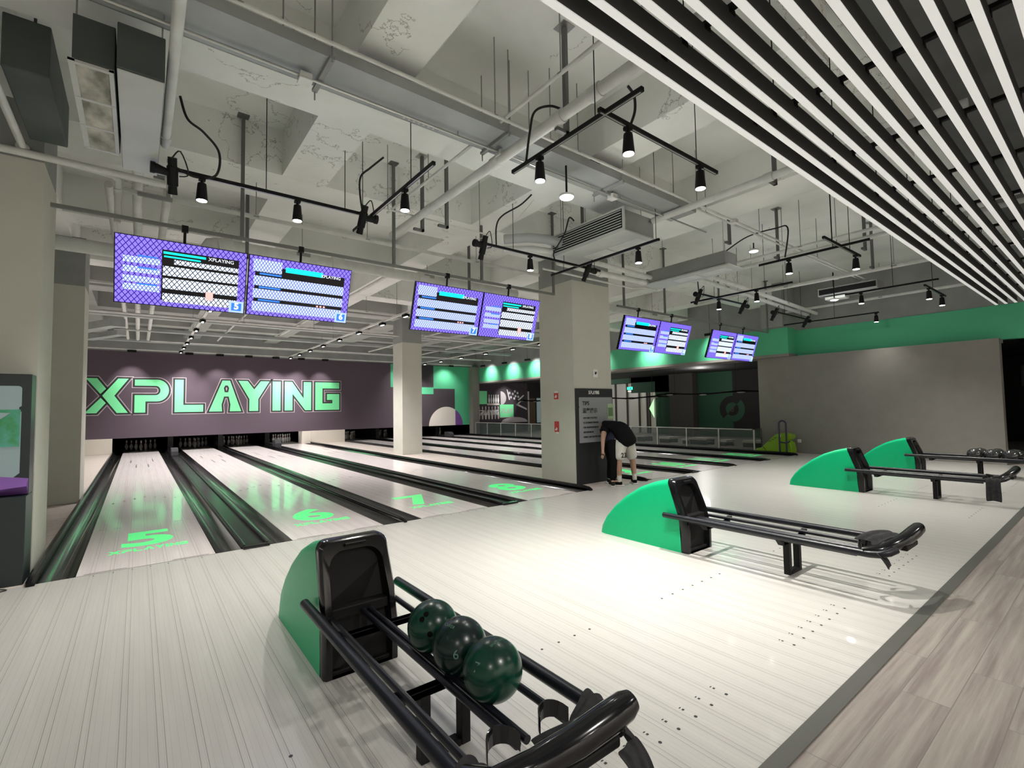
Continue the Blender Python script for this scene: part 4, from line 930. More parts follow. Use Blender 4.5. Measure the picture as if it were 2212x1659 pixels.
# round pendants
def round_lamp(x, y, z, zt, lb, e=9):
    t = thing('round_pendant', lb, 'pendant lamp', (x, y, z), 'round white lamps')
    build(MB().lathe([(.03, .03), (.078, .012), (.082, 0), (.078, -.012), (.055, -.02)], (x, y, z), 32), 'lamp_body', 'white', t, smooth=True)
    build(MB().lathe([(.070, -.0135), (.066, -.024), (.03, -.028)], (x, y, z), 28), 'diffuser', 'disc', t, smooth=True)
    build(MB().cyl((x, y, z + .03), (x, y, zt), .011, seg=8), 'stem', 'blkmat', t)
    ld = bpy.data.lights.new('pendant_light', 'POINT'); ld.energy = e; ld.shadow_soft_size = .05; lo = bpy.data.objects.new('pendant_light', ld); COL.objects.link(lo); lo.location = (x, y, z - .09)
round_lamp(4.06, -2.09, 3.72, 4.06, 'round white lamp hanging below the conduits in the middle of the ceiling')
round_lamp(12.5, -1.83, 3.70, 4.3, 'round white lamp glowing near the right wall')
round_lamp(8.6, -1.95, 4.02, 4.15, 'small round white lamp above the slim ceiling unit', .5)

# line-light slats
NS = 15
for k in range(NS):
    y = -4.035 - .147 * k
    lb = ['first', 'second', 'third', 'fourth', 'fifth', 'sixth', 'seventh', 'eighth', 'ninth', 'tenth', 'eleventh', 'twelfth', 'thirteenth', 'fourteenth', 'fifteenth'][k] + ' counting from the lane side'
    t = thing('slat_light', f'long white line lamp in the slatted ceiling, {lb}', 'line lamp', (7, y, 3.5), 'slatted ceiling of line lamps')
    build(MB().box(-1.5, y - .020, 3.508, 15.2, y + .020, 3.636), 'slat_body', 'baffle', t)
    xs_ = [-1.5, 1.0, 3.95 + (k % 3) * .12, 6.9 + (k % 2) * .1, 9.9, 12.9, 15.2]
    for a, b in zip(xs_, xs_[1:]): build(MB().box(a + .002, y - .022, 3.50, b - .002, y + .022, 3.5085), 'diffuser', 'tube', t)
for j, x in enumerate((.6, 1.8, 3.0, 4.2, 5.4, 6.6, 7.8, 9.0, 10.2, 11.4, 12.6, 13.8)):
    t = thing('slat_carrier', f'black cross rail above the slatted ceiling, {["nearest", "second", "third", "fourth", "fifth", "sixth", "seventh", "eighth", "ninth", "tenth", "eleventh", "farthest"][j]} from the left', 'cross rail', (x, -5, 3.64), 'slat carriers')
    cm = MB().box(x - .02, -6.3, 3.638, x + .02, -3.98, 3.665)
    for k in range(NS):
        y = -4.035 - .147 * k; cm.box(x - .03, y - .024, 3.61, x + .03, y + .024, 3.6385)
    build(cm, 'carrier_rail', 'blkmat', t)
    build(MB().cyl((x, -4.2, 3.66), (x, -4.2, 4.92), .005, seg=6).cyl((x, -5.7, 3.66), (x, -5.7, 4.92), .005, seg=6), 'hanger_rod', 'blkmat', t)

# linear spots over the lanes
NEAR = ['nearest', 'second nearest', 'third nearest', 'fourth nearest', 'fifth nearest', 'sixth nearest', 'seventh nearest', 'eighth nearest']
def far_track(x, y0, y1, ys, lb, e):
    t = thing('light_track', f'long grey track running away over {lb}', 'light track', (x, y0, 3.7), 'long tracks over the lanes')
    build(MB().box(x - .03, y0, 3.72, x + .03, y1, 3.76), 'track_body', 'pipe', t)
    for y in (y0 + 1, (y0 + y1) / 2, y1 - 1): build(MB().cyl((x, y, 3.76), (x, y, cz(x, y)), .006, seg=6), 'hanger_rod', 'greypaint', t)
    for k, y in enumerate(ys):
        h = thing('lane_floodlight', f'black box floodlight over {lb}, {NEAR[k]} to the screens', 'floodlight', (x, y, 3.7), 'black floodlights over the lanes')
        build(MB().box(x - .06, y - .10, 3.64, x + .06, y + .10, 3.70).box(x - .012, y - .03, 3.69, x + .012, y + .03, 3.73), 'lamp_housing', 'blkmat', h, bevel=.006)
        build(MB().box(x - .02, y - .085, 3.636, x + .02, y + .085, 3.6395), 'lens', 'lensfar', h)
        ld = bpy.data.lights.new('flood_light', 'SPOT'); ld.energy = 290 * e; ld.spot_size = math.radians(125); ld.spot_blend = .8; ld.shadow_soft_size = .06; ld.color = (1, .95, .93)
        lo = bpy.data.objects.new('flood_light', ld); COL.objects.link(lo); lo.location = (x, y, 3.62)
far_track(1.62, 5.5, 16.0, [6.5, 8.1, 9.7, 11.3, 12.8, 14.2, 15.6], 'the two leftmost lanes', 1.25)
far_track(5.43, 4.3, 16.2, [4.8, 6.2, 7.9, 9.6, 11.3, 12.9, 14.4, 15.8], 'the third and fourth lanes', 1.15)
far_track(11.62, 5.0, 16.0, [5.5, 7.0, 8.6, 10.4, 12.3, 14.1, 15.7], 'the far lanes', 1.0)
# wall washers
wt = thing('light_track', 'thin grey track running along the top of the plum wall', 'light track', (6, 16.0, 3.66), 'long tracks over the lanes')
build(MB().box(-1.4, 15.98, 3.70, 14.6, 16.02, 3.74), 'track_body', 'pipe', wt)
for x in (2, 6, 10, 14): build(MB().cyl((x, 16.0, 3.74), (x, 16.0, 4.93), .006, seg=6), 'hanger_rod', 'greypaint', wt)
for k, x in enumerate((.2, 1.9, 2.9, 3.9, 4.9, 5.9, 6.9)):
    h = thing('wall_washer', f'black box lamp washing the plum wall, {["above X", "above P and L", "above L", "above A", "above Y and I", "above N", "above G"][k]}', 'wall washer', (x, 16.0, 3.66), 'black wall washers over the lettering')
    build(MB().box(x - .13, 15.94, 3.62, x + .13, 16.06, 3.70), 'lamp_housing', 'blkmat', h, bevel=.006)
    ld = bpy.data.lights.new('washer_light', 'SPOT'); ld.energy = 95; ld.spot_size = math.radians(70); ld.spot_blend = .8; ld.shadow_soft_size = .05; ld.color = (1, .95, .92)
    lo = bpy.data.objects.new('washer_light', ld); COL.objects.link(lo); lo.location = (x, 15.98, 3.60); lo.rotation_euler = Vector((0, .62, -1.15)).to_track_quat('-Z', 'Y').to_euler()
for k, (x, y) in enumerate(((10.9, 16.0), (13.3, 16.0), (14.75, 15.2), (14.75, 13.3), (14.75, 11.5), (14.75, 9.5), (14.75, 7.5), (14.75, 5.0), (14.75, 2.4))):
    h = thing('wall_washer', f'black box lamp under the ceiling washing the {"mural" if k < 2 else "green band"}, {["left one", "right one", "farthest", "second farthest", "third farthest", "fourth farthest", "fifth farthest", "second nearest", "nearest"][k]}', 'wall washer', (x, y, 3.66), 'black wall washers by the green paint')
    build(MB().box(x - .12 if k < 2 else x - .05, y - .05 if k < 2 else y - .16, 3.62, x + .12 if k < 2 else x + .05, y + .05 if k < 2 else y + .16, 3.70).cyl((x, y, 3.7), (x, y, cz(x, y)), .005, seg=6), 'lamp_housing', 'blkmat', h, bevel=.006)
    ld = bpy.data.lights.new('washer_light', 'SPOT'); ld.energy = 75 if k > 1 else 60; ld.spot_size = math.radians(110); ld.spot_blend = .9; ld.shadow_soft_size = .06; ld.color = (1, .98, .93)
    lo = bpy.data.objects.new('washer_light', ld); COL.objects.link(lo); lo.location = (x, y, 3.58)
    lo.rotation_euler = (Vector((0, .6, -.8)) if k < 2 else Vector((.9, 0, -.55))).to_track_quat('-Z', 'Y').to_euler()

# ------------------------------------------------------------------ things on columns and at the left edge
t = thing('kiosk', 'charcoal standing kiosk with a pale lit face at the left edge', 'kiosk', (-.8, .2, 0))
build(MB().box(-1.25, .06, 0, -.335, .40, .74), 'cabinet', 'kiosk', t, bevel=.006)
build(MB().box(-1.25, .18, .74, -.335, .40, 1.79), 'upper_panel', 'kiosk', t, bevel=.006)
pl = [(-1.22, .86), (-.47, .86), (-.395, .93), (-.395, 1.46), (-.41, 1.47), (-.41, 1.50), (-.395, 1.51)] + arc(-.42, 1.66, .025, 0, 90, 4) + [(-1.22, 1.685)]
fc = place_mesh(flat_mesh([pl], .004), 'face_panel', 'kioskface', t, (0, .177, 0), (1, 0, 0), (0, 0, 1))
build(MB().box(-1.2, .168, 1.16, -.40, .176, 1.48), 'picture_band', 'k_grn', t)
build(MB().prism([(-.95, 1.16), (-.80, 1.16), (-.46, 1.45), (-.60, 1.46)], .160, .167, 'xz'), 'picture_stripe', 'kioskface', t)
build(MB().box(-.72, .172, 1.03, -.60, .176, 1.06), 'label_text', 'ink', t)
build(MB().loft([[Vector((-1.24, .13, .88)), Vector((-1.24, .06, .80)), Vector((-1.24, .175, .745)), Vector((-1.24, .178, .95))], [Vector((-.62, .14, .86)), Vector((-.58, .08, .80)), Vector((-.52, .175, .745)), Vector((-.62, .178, .93))], [Vector((-.34, .15, .86)), Vector((-.338, .10, .82)), Vector((-.338, .175, .745)), Vector((-.338, .178, .88))]]), 'picture_sleeve', 'purple', t, smooth=True)
build(MB().loft([[Vector((-1.24, .15, .90)), Vector((-1.24, .12, .86)), Vector((-1.24, .17, .86)), Vector((-1.24, .17, .93))], [Vector((-.66, .145, .90)), Vector((-.64, .12, .87)), Vector((-.66, .17, .84)), Vector((-.66, .17, .93))]]), 'picture_arm', 'skin', t, smooth=True)
feed('floor_cable', 'thin dark cable curled on the floor before the kiosk', curve_pts([(-.5, .02, .006), (-.44, -.02, .006), (-.42, -.06, .006), (-.5, -.09, .006), (-.65, -.06, .006)]), .004)

t = thing('notice_board', 'charcoal notice board headed XPLAYING with silver TIPS sheet on the big column', 'notice board', (7.24, .50, 0))
build(MB().box(6.735, .488, 0, 7.752, .509, 1.765), 'backboard', 'signblk', t, bevel=.003)
sp_ = [(6.81, .76), (7.71, .76), (7.73, .78), (7.73, 1.40), (7.715, 1.42), (7.73, 1.44), (7.73, 1.585), (7.715, 1.60), (6.825, 1.60), (6.81, 1.585), (6.81, 1.44), (6.825, 1.42), (6.81, 1.40)]
place_mesh(flat_mesh([sp_], .006), 'sign_sheet', 'signgrey', t, (0, .485, 0), (1, 0, 0), (0, 0, 1))
place_mesh(brand_mesh('XPLAYING', .30, .065), 'heading_lettering', 'white', t, (7.07, .486, 1.66), (1, 0, 0), (0, 0, 1))
place_mesh(text_mesh('TIPS', .10, .002, 'LEFT', .003), 'title_lettering', 'ink', t, (6.90, .481, 1.455), (1, 0, 0), (0, 0, 1))
place_mesh(text_mesh('温馨提示', .10, .002, 'LEFT', .002), 'title_lettering', 'ink', t, (6.90, .481, 1.315), (1, 0, 0), (0, 0, 1))
rnd = random.Random(4)
for k, ln in enumerate((11, 12, 12, 8, 15)):       # body lines are too small to read in the photo: dash strokes
    mb = MB()
    x = 6.92
    for q in range(ln):
        z = 1.20 - k * .088
        mb.box(x, .4795, z, x + .026, .4815, z + .006).box(x + rnd.uniform(0, .02), .4795, z, x + rnd.uniform(.02, .026) + .001, .4815, z + .03).box(x, .4795, z + rnd.uniform(.012, .026), x + .026, .4815, z + .030)
        x += .034
    mb.box(6.90, .4795, 1.212 - k * .088, 6.91, .4815, 1.217 - k * .088)
    build(mb, 'text_line', 'ink', t)
o = thing('paper_notice', 'pale green paper notice stuck over the right edge of the notice board', 'notice', (7.67, .478, 1.20))
build(MB().box(7.585, .474, 1.18, 7.755, .480, 1.475), 'notice_paper', 'note', o)
build(MB().box(7.60, .4725, 1.235, 7.735, .474, 1.40), 'plain_print_block', 'notedk', o)
o = tag(build(MB().box(7.235, .500, 1.985, 7.36, .511, 2.135), 'wall_plate', 'white', None, bevel=.003), 'small white plate with a dark figure above the notice board', 'plate')
build(MB().prism([(7.27, 2.04), (7.30, 2.035), (7.33, 2.06), (7.325, 2.10), (7.30, 2.075), (7.285, 2.105)], .498, .500, 'xz'), 'plate_figure', 'ink', o)
for z0, z1, lb, cat in ((1.575, 1.735, 'upper red sticker with white corner on the side of the big column', 'sticker'), (.955, 1.155, 'lower red sticker on the side of the big column', 'sticker')):
    t = thing('safety_sticker', lb, cat, (6.718, .99, z0), 'red stickers on the column')
    build(MB().box(6.714, .93, z0, 6.7195, 1.05, z1 - (.04 if z0 > 1.5 else 0)), 'sticker_sheet', 'red', t)
    build(MB().box(6.714, .945, z1 - .038, 6.7195, 1.03, z1) if z0 > 1.5 else MB().box(6.714, .94, z0 - .03, 6.7195, 1.0, z0 - .001), 'white_tab', 'white', t)
    build(MB().box(6.7125, .975, z0 + .03, 6.714, 1.03, z0 + .055).prism([(.965, z0 + .055), (1.0, z0 + .055), (1.01, z0 + .085), (.98, z0 + .08)], 6.7125, 6.714, 'yz'), 'sticker_symbol', 'white', t)

# glass railing at the far side of the lanes
t = thing('glass_railing', 'long glass railing with pale top rail beside the last lane', 'railing', (15.0, 9, 0))
build(MB().box(14.975, 1.30, .645, 15.03, 16.3, .675), 'top_rail', 'rail', t, bevel=.003)
ys = [1.25, 2.36, 3.5, 4.65, 5.8, 6.95, 8.1, 9.25, 10.4, 11.6, 12.8, 14.0, 15.2, 16.3]
for y in ys: build(MB().box(14.98, y - .02, 0, 15.02, y + .02, .65), 'rail_post', 'rail', t, bevel=.002)
for a, b in zip(ys, ys[1:]): build(MB().box(14.995, a + .02, .03, 15.005, b - .02, .645), 'glass_panel', 'glass', t)
build(MB().box(15.0, 1.22, .03, 15.44, 1.232, .68), 'glass_panel', 'glass', t)
for k, (y, h, w) in enumerate(((1.9, .22, .8), (3.0, .20, .35), (3.9, .24, .7), (4.4, .2, .3), (5.3, .22, .5), (6.4, .25, .4))):
    t = thing('low_bench', f'pale low bench seen blurred through the railing glass, {["nearest", "second", "third", "fourth", "fifth", "farthest"][k]} from the grey wall', 'bench', (16.6, y, 0), 'low benches behind the railing')
    build(MB().box(16.3, y - w / 2, h - .07, 16.9, y + w / 2, h), 'seat', 'cream', t, bevel=.01)
    for dx in (-.25, .25): build(MB().box(16.6 + dx - .02, y - w / 2 + .03, -.002, 16.6 + dx + .02, y + w / 2 - .03, h - .07), 'leg', 'blkmat', t)

# bowling ramp for children
t = thing('bowling_ramp', 'lime green plastic bowling ramp standing against the grey wall', 'bowling ramp', (15.15, .7, 0))
pr_ = [(1.24, 0), (1.24, .08), (1.17, .115), (1.07, .13), (.95, .24), (.78, .41), (.66, .53), (.56, .575), (.42, .585), (.30, .57), (.22, .54), (.205, .46), (.25, .40), (.32, .36), (.24, .30), (.215, .20), (.20, .08), (.21, 0)]
build(MB().prism([(y, z) for y, z in pr_], 15.0, 15.32, 'yz'), 'ramp_body', 'lime', t, bevel=.025)
mk = MB()
for k, (y, z) in enumerate(((.80, .34), (.72, .39), (.64, .44))): mk.prism([(y - .035, z - .008), (y + .035, z - .02), (y + .04, z), (y - .03, z + .016)], 14.992, 15.0, 'yz')
build(mk, 'slot_mark', 'limedk', t); build(MB().sphere((15.0, .525, .50), .04, 16, (.35, 1, 1.4)), 'eye_spot', 'white', t, smooth=True)
build(MB().prism([(1.02, .17), (.92, .06), (.90, .06), (1.0, .18)], 14.992, 15.0, 'yz'), 'seam_line', 'limedk', t)
t = thing('ramp_loop', 'tall dark violet loop tube standing before the lime ramp', 'tube loop', (14.93, .42, 0))
build(MB().tube([(14.93, .50, .0), (14.93, .50, .84)] + [(14.93, .405 + .095 * math.cos(math.radians(a)), .84 + .095 * math.sin(math.radians(a))) for a in (20, 50, 90, 130, 160)] + [(14.93, .31, .84), (14.93, .31, .0)], .024, 12), 'loop_tube', 'violet', t, smooth=True)
build(MB().tube([(14.93, .5, .33), (14.93, .31, .30), (14.94, .22, .36)], .018, 8), 'cross_brace', 'violet', t, smooth=True)
o = tag(build(MB().box(15.43, .13, .30, 15.45, .22, .39), 'wall_socket', 'white', None, bevel=.003), 'small pale wall socket beside the lime ramp', 'socket')
build(MB().box(15.428, .155, .33, 15.43, .195, .36), 'socket_inset', 'rail', o)

# room beyond the railing
t = thing('round_emblem', 'two-tone round emblem with an 8 on the dark far wall', 'wall emblem', (20.9, 5.03, .6))
def far_flat(nm, m, loops, lay, xw=20.995): return place_mesh(flat_mesh(loops, .003), nm, m, t, (xw - lay * .004, 0, 0), (0, -1, 0), (0, 0, 1))
cy, cz = -5.03, 1.22
far_flat('dark_field', 'darkwall', [[(-4.99, .3), (-3.8, .3), (-3.8, 2.9), (-4.99, 2.9)]], 1)
far_flat('dark_ring', 'darkwall', [arc(cy, cz, .58, 45, 225, 24)], 2)
far_flat('green_ring', 'darkgreen', [arc(cy, cz, .56, -135, 45, 24)], 3)
far_flat('green_tail', 'darkgreen', [[(cy - .35, cz - .5), (cy + .02, cz - .55), (cy + .02, .42), (cy - .4, .42)]], 3)
far_flat('green_core', 'darkgreen', [arc(cy, cz, .29, 45, 225, 20)], 4); far_flat('dark_core', 'darkwall', [arc(cy, cz, .29, -135, 45, 20)], 4)
place_mesh(text_mesh('8', .34, .003, 'CENTER'), 'emblem_number', 'dimgrey', t, (20.973, 5.03, 1.10), (0, -1, 0), (0, 0, 1))
t = thing('wall_mural', 'big photo mural with pins, XPLAYING lettering and green PLAY square behind the railing', 'mural', (17, YW, .59))
def mf(nm, m, loops, lay, dx=0): return place_mesh(flat_mesh(loops, .003), nm, m, t, (0, YW - .02 - lay * .004, 0), (1, 0, 0), (0, 0, 1))
mf('mural_field', 'darkplum', [R4(15.32, .55, 19.0, 2.95)], 0)
mf('green_block', 'mint', [R4(15.32, 1.66, 16.04, 2.40)], 1); mf('green_block', 'mint', [R4(15.32, 1.66, 16.04, 1.72)], 2)
mf('pale_band', 'semic', [R4(16.05, 1.6, 16.9, 1.70)], 1); mf('mauve_patch', 'lineart', [arc(17.0, 2.0, .40, -90, 90, 10)], 1)
mf('mauve_floor', 'lineart', [[(17.0, .58)] + arc(18.0, .58, 1.0, 150, 20, 12, .3) + [(19, .58)]], 1)
pinp = [(-.05, 0), (.05, 0), (.085, .2), (.06, .36), (.028, .46), (.045, .58), (.02, .64), (-.02, .64), (-.045, .58), (-.028, .46), (-.06, .36), (-.085, .2)]
for k in range(7): mf('painted_pin', 'lineart' if k in (0, 1, 5, 6) else 'semic', [[(15.5 + k * .22 + u * .8, .8 + v * 1.15) for u, v in pinp]], 1)
for k in range(5): mf('painted_pin', 'white', [[(16.18 + k * .16 + u * .7, 1.72 + v * .75) for u, v in pinp]], 2)
for k, (x, z) in enumerate(((17.9, 2.25), (18.1, 2.12), (18.25, 2.3), (17.75, 2.05), (18.0, 1.98), (18.3, 2.08), (17.65, 2.3), (18.05, 2.4))): mf('painted_ball', 'white' if k % 3 else 'lineart', [arc(x, z, .075, 0, 350, 14)], 1)
for a in (((17.45, 2.5), (17.50, 2.5), (17.68, 1.9), (17.60, 1.9)), ((18.75, 2.15), (18.70, 2.2), (18.25, 1.9), (18.35, 1.85)), ((18.1, 1.6), (18.2, 1.68), (18.95, 1.38), (18.95, 1.28)), ((18.1, 1.6), (18.18, 1.55), (18.5, 1.78), (18.4, 1.80))): mf('painted_line', 'white', [list(a)], 2)
mf('play_square', 'mint', [R4(16.92, .87, 17.93, 1.63)], 3); mf('play_square_edge', 'semic', [R4(16.92, .87, 17.93, .90)], 4)
for nm, x, z, w, h, m in (('XPLAYING', 15.34, 1.05, 1.50, .28, 'white'), ('PLAY', 17.02, 1.12, .80, .26, 'lineart')):
    place_mesh(brand_mesh(nm, w, h), 'mural_lettering', m, t, (x, YW - .045, z), (1, 0, 0), (0, 0, 1))
tag(build(MB().box(19.0, YW - .08, 0, 19.1, YW, 2.4), 'door_frame', 'column', None), 'pale upright frame beside the photo mural', 'frame')
tag(build(MB().box(19.12, YW - .05, 0, 19.6, YW, 2.0), 'door_panel', 'brown', None), 'brown door panel right of the photo mural', 'door')
tag(build(MB().box(19.75, YW - .05, .5, 20.6, YW, 2.0), 'lit_panel', 'kioskface', None), 'pale lit panel beside the brown door', 'panel')
struct(MB().box(21.6, 8.9, 0, 21.65, 13, 2.65), 'window_1', 'window', 'dim glazed front of the neighbouring shop')
wm = MB()
for y in (9.3, 9.75, 9.9, 10.4, 11.2, 12.0): wm.box(21.5, y - .04, 0, 21.58, y + .04, 2.65)
struct(wm, 'window_1', 'dimgrey', 'uprights of the glazed shop front'); struct(MB().box(21.0, 9.0, 2.64, 21.1, 13, 3.0), 'wall_right', 'darkgreen', 'dark green strip above the shop front')
struct(MB().box(21.0, 6.1, .0, 21.1, 9.0, 2.9), 'wall_right', 'darkgreen', 'dark green wall of the room beyond, left part')
struct(MB().box(20.5, 6.62, 0, 20.95, 7.85, 3.0), 'wall_right', 'dimgrey', 'dim column inside the room beyond')
o = tag(build(MB().prism([(9.0, .82), (9.0, 1.75), (9.28, 1.28)], 20.86, 20.88, 'yz'), 'arrow_sign', 'winlit', None), 'bright pale green triangular arrow sign in the room beyond', 'sign')
t = thing('exit_sign', 'small glowing green exit sign hanging in the room beyond', 'exit sign', (19, 8.98, 2.2))
build(MB().box(18.98, 8.83, 2.2, 19.0, 9.13, 2.33), 'sign_box', 'exit', t); build(MB().cyl((18.99, 8.98, 2.33), (18.99, 8.98, 2.9), .006, seg=6), 'hanger_rod', 'blkmat', t)
build(MB().box(18.975, 9.03, 2.24, 18.98, 9.08, 2.29).box(18.975, 8.9, 2.23, 18.98, 8.96, 2.30), 'sign_symbol', 'white', t)
for k, (y, z) in enumerate(((9.4, 2.38), (9.4, 2.25), (10.3, 2.36), (10.6, 2.2))): tag(build(MB().box(21.3, y - .35, z, 21.34, y + .35, z + .03), 'strip_lamp', 'striplit', None), f'bright strip lamp in the shop beyond, {["top", "second", "third", "lowest"][k]}', 'strip lamp', 'strip lamps in the shop beyond')
for k, (y0, y1, z) in enumerate(((2.2, 6.4, 1.86), (5.9, 9.6, 1.78), (15.8, 12.6, 1.80), (19.5, 16.3, 1.72))):
    if k == 3: continue
    t = thing('table_lamp_bar', f'long black wavy lamp bar hanging beyond the railing, {["rightmost", "middle", "leftmost"][k]}', 'pendant lamp', (17.5, (y0 + y1) / 2, z), 'black lamp bars beyond the railing')
    build(MB().tube([(17.5, y0 + (y1 - y0) * f, z + .025 * math.sin(f * 9)) for f in [i / 14 for i in range(15)]], [.03, .035, .05, .035, .03, .03, .035, .05, .035, .03, .03, .035, .05, .035, .03], 10), 'lamp_bar', 'blk', t, smooth=True)
    for f in (.15, .5, .85): build(MB().sphere((17.46, y0 + (y1 - y0) * f, z - .03 + .025 * math.sin(f * 9)), .16, 16, (.5, 1, .16)), 'lamp_bowl', 'rail', t, smooth=True)
    for f in (.2, .8): build(MB().cyl((17.5, y0 + (y1 - y0) * f, z), (17.5, y0 + (y1 - y0) * f, 2.9), .006, seg=6), 'hanger_rod', 'blkmat', t)
t = thing('wall_screen', 'dark screen on a bracket in the doorway at far right', 'screen', (17.3, -4.2, 2))
build(MB().box(17.28, -4.95, 1.75, 17.33, -4.12, 2.25), 'screen_casing', 'blk', t, bevel=.004); build(MB().box(17.33, -4.7, 1.9, 17.6, -4.5, 2.1), 'screen_bracket', 'blkmat', t)
tag(build(MB().box(17.4, -4.9, 1.62, 17.42, -4.35, 1.65), 'strip_lamp', 'striplit', None), 'yellowish lit strip below the dark screen at far right', 'strip lamp')
bpy.data.objects['strip_lamp.004'].data.materials[0] = mat('dim yellow strip', (0, 0, 0), .4, emit=(.7, .75, .2), es=.5)
tag(build(MB().box(16.1, -5.2, 0, 16.5, -4.1, .28), 'low_bench', 'dimgrey', None, bevel=.01), 'dark low bench at the far right doorway', 'bench')

# ------------------------------------------------------------------ people
def skinned(name, verts, edges, m, parent, root=0, sub=2):
    """verts: (x,y,z,radius[,radius2]); a Skin + Subdivision surface applied to a mesh"""
    me = bpy.data.meshes.new(name); me.from_pydata([v[:3] for v in verts], edges, [])
    o = bpy.data.objects.new(name, me); COL.objects.link(o)
    o.modifiers.new('skin', 'SKIN'); s = o.modifiers.new('sub', 'SUBSURF'); s.levels = sub; s.render_levels = sub
    sk = me.skin_vertices[0].data
    for i, v in enumerate(verts):
        sk[i].radius = (v[3], v[4] if len(v) > 4 else v[3]); sk[i].use_root = (i == root)
    bpy.context.view_layer.update()
    nm = bpy.data.meshes.new_from_object(o.evaluated_get(bpy.context.evaluated_depsgraph_get())); bpy.data.objects.remove(o)
    org = ORG[parent.name]
    for v in nm.vertices: v.co -= org
    nm.materials.clear(); nm.name = name
    o = link(name, nm, M[m], parent, org, True, 0, 80); ORG[o.name] = org.copy(); return o
def chain(a, b, n, r0, r1): return [tuple(a[i] + (b[i] - a[i]) * k / n for i in range(3)) + (r0 + (r1 - r0) * k / n,) for k in range(n + 1)]
def person(P, label, loc, cols, number=None, shorts=True):
    t = thing('person', label, 'person', loc, 'people bending by the big column')
    V = []; E_ = []
    def add(v, link_=None):
        V.append(v); i = len(V) - 1
        if link_ is not None: E_.append((link_, i))
        return i
    pel = add((*P['pelvis'], .125)); 
    sp1 = add((*P['spine1'], .125), pel); sp2 = add((*P['chest'], .14), sp1); nk = add((*P['neck'], .062), sp2); hd0 = add((*P['head'], .088), nk); hd1 = add((*P['crown'], .075), hd0)
    for s in ('L', 'R'):
        h = add((*P['hip' + s], .098), pel); mt = add(tuple((P['hip' + s][i] + P['knee' + s][i]) / 2 for i in range(3)) + (.078,), h)
        k = add((*P['knee' + s], .055), mt); cf = add(tuple(P['knee' + s][i] * .68 + P['ank' + s][i] * .32 for i in range(3)) + (.056,), k); an = add((*P['ank' + s], .034), cf)
        fo = add((*P['toe' + s], .032), an)
        sh = add((*P['sho' + s], .062), sp2); el = add((*P['elb' + s], .043), sh); wr = add((*P['wri' + s], .026), el); pa = add((*P['palm' + s], .031, .018), wr)
    skinned('body', V, E_, 'skin', t)
    for s in ('L', 'R'):                                   # fingers and thumb rooted in the palm
        pa = Vector(P['palm' + s]); wr = Vector(P['wri' + s]); d = (pa - wr).normalized(); side = d.cross(Vector((0, 1, 0))).normalized() if abs(d.y) < .9 else Vector((1, 0, 0)); cu = side.cross(d) * (1)
        for k, ln in enumerate((.066, .074, .068, .052)):
            b = pa + d * .012 + side * (.026 - .017 * k); a1 = b + d * ln * .5 + cu * .006; a2 = b + d * ln * .85 + cu * .022; 
            skinned('finger', [(*b, .0085), (*a1, .0080), (*a2, .0068)], [(0, 1), (1, 2)], 'skin', t, sub=1)
        b = wr + d * .02 + side * .022; skinned('thumb', [(*b, .0105), (*(b + side * .024 + d * .022), .0098), (*(b + side * .030 + d * .05 + cu * .012), .008)], [(0, 1), (1, 2)], 'skin', t, sub=1)
    # shirt
    W = []; F_ = []
    def a2_(v, l=None):
        W.append(v); i = len(W) - 1
        if l is not None: F_.append((l, i))
        return i
    hem = a2_((*P['hem'], P['hemr'], P['hemr'] * .9)); k_ = P['hemr'] / .22; p0 = a2_((*P['pelvis'], .22 * k_, .19), hem); q1 = a2_((*P['spine1'], .21 * k_, .19), p0); q2 = a2_((*P['chest'], .20 * k_, .17), q1); q3 = a2_((*P['neck'], .085), q2)
    for s in ('L', 'R'):
        a = a2_((*P['sho' + s], .088), q2); e = tuple(P['sho' + s][i] * .45 + P['elb' + s][i] * .55 for i in range(3)); a2_((*e, .070), a)
    skinned('shirt', W, F_, cols[0], t)
    # shorts or trousers
    for s in ('L', 'R'):
        h, k, an = P['hip' + s], P['knee' + s], P['ank' + s]
        if shorts:
            m1 = tuple(h[i] * .35 + k[i] * .65 for i in range(3)); m2 = tuple(h[i] * .02 + k[i] * .98 for i in range(3))
            skinned('short_leg', [(*P['pelvis'], .15), (*h, .125), (*m1, .108, .10), (*m2, .106, .098)], [(0, 1), (1, 2), (2, 3)], cols[1], t, sub=2)
        else:
            skinned('trouser_leg', [(*P['pelvis'], .15), (*h, .13), (*k, .086), (an[0], an[1], .07, .062)], [(0, 1), (1, 2), (2, 3)], cols[1], t, sub=2)
        skinned('sock', [(*(tuple(k[i] * .42 + an[i] * .58 for i in range(3))), .049), (*an, .042), (an[0], an[1], .06, .040)], [(0, 1), (1, 2)], 'sock', t, sub=1)
        d = (Vector(P['toe' + s]) - Vector(an)); d.z = 0; d.normalize(); hl = Vector((an[0], an[1], .045)) - d * .055
        skinned('shoe', [(*hl, .042, .040), (*(hl + d * .11), .046, .044), (*(hl + d * .20), .046, .032), (*(hl + d * .255), .036, .024)], [(0, 1), (1, 2), (2, 3)], cols[2], t, sub=2)
        q = hl + d * .11; build(MB().obox((q.x, q.y, .010), (.085, .27, .020), Matrix.Rotation(math.atan2(-d.x, d.y), 3, 'Z')), 'shoe_sole', cols[3], t, bevel=.008)
    c = Vector(P['crown']); h0 = Vector(P['head']); ax = (c - h0).normalized()
    mb = MB().sphere(h0 + ax * .035, .112, 24, (.92, 1.0, .95)); build(mb, 'hair', 'hair', t, smooth=True)
    # face looking down / away
    fd = Vector(P['face']); fs = ax.cross(fd).normalized(); fc_ = h0 + fd * .098
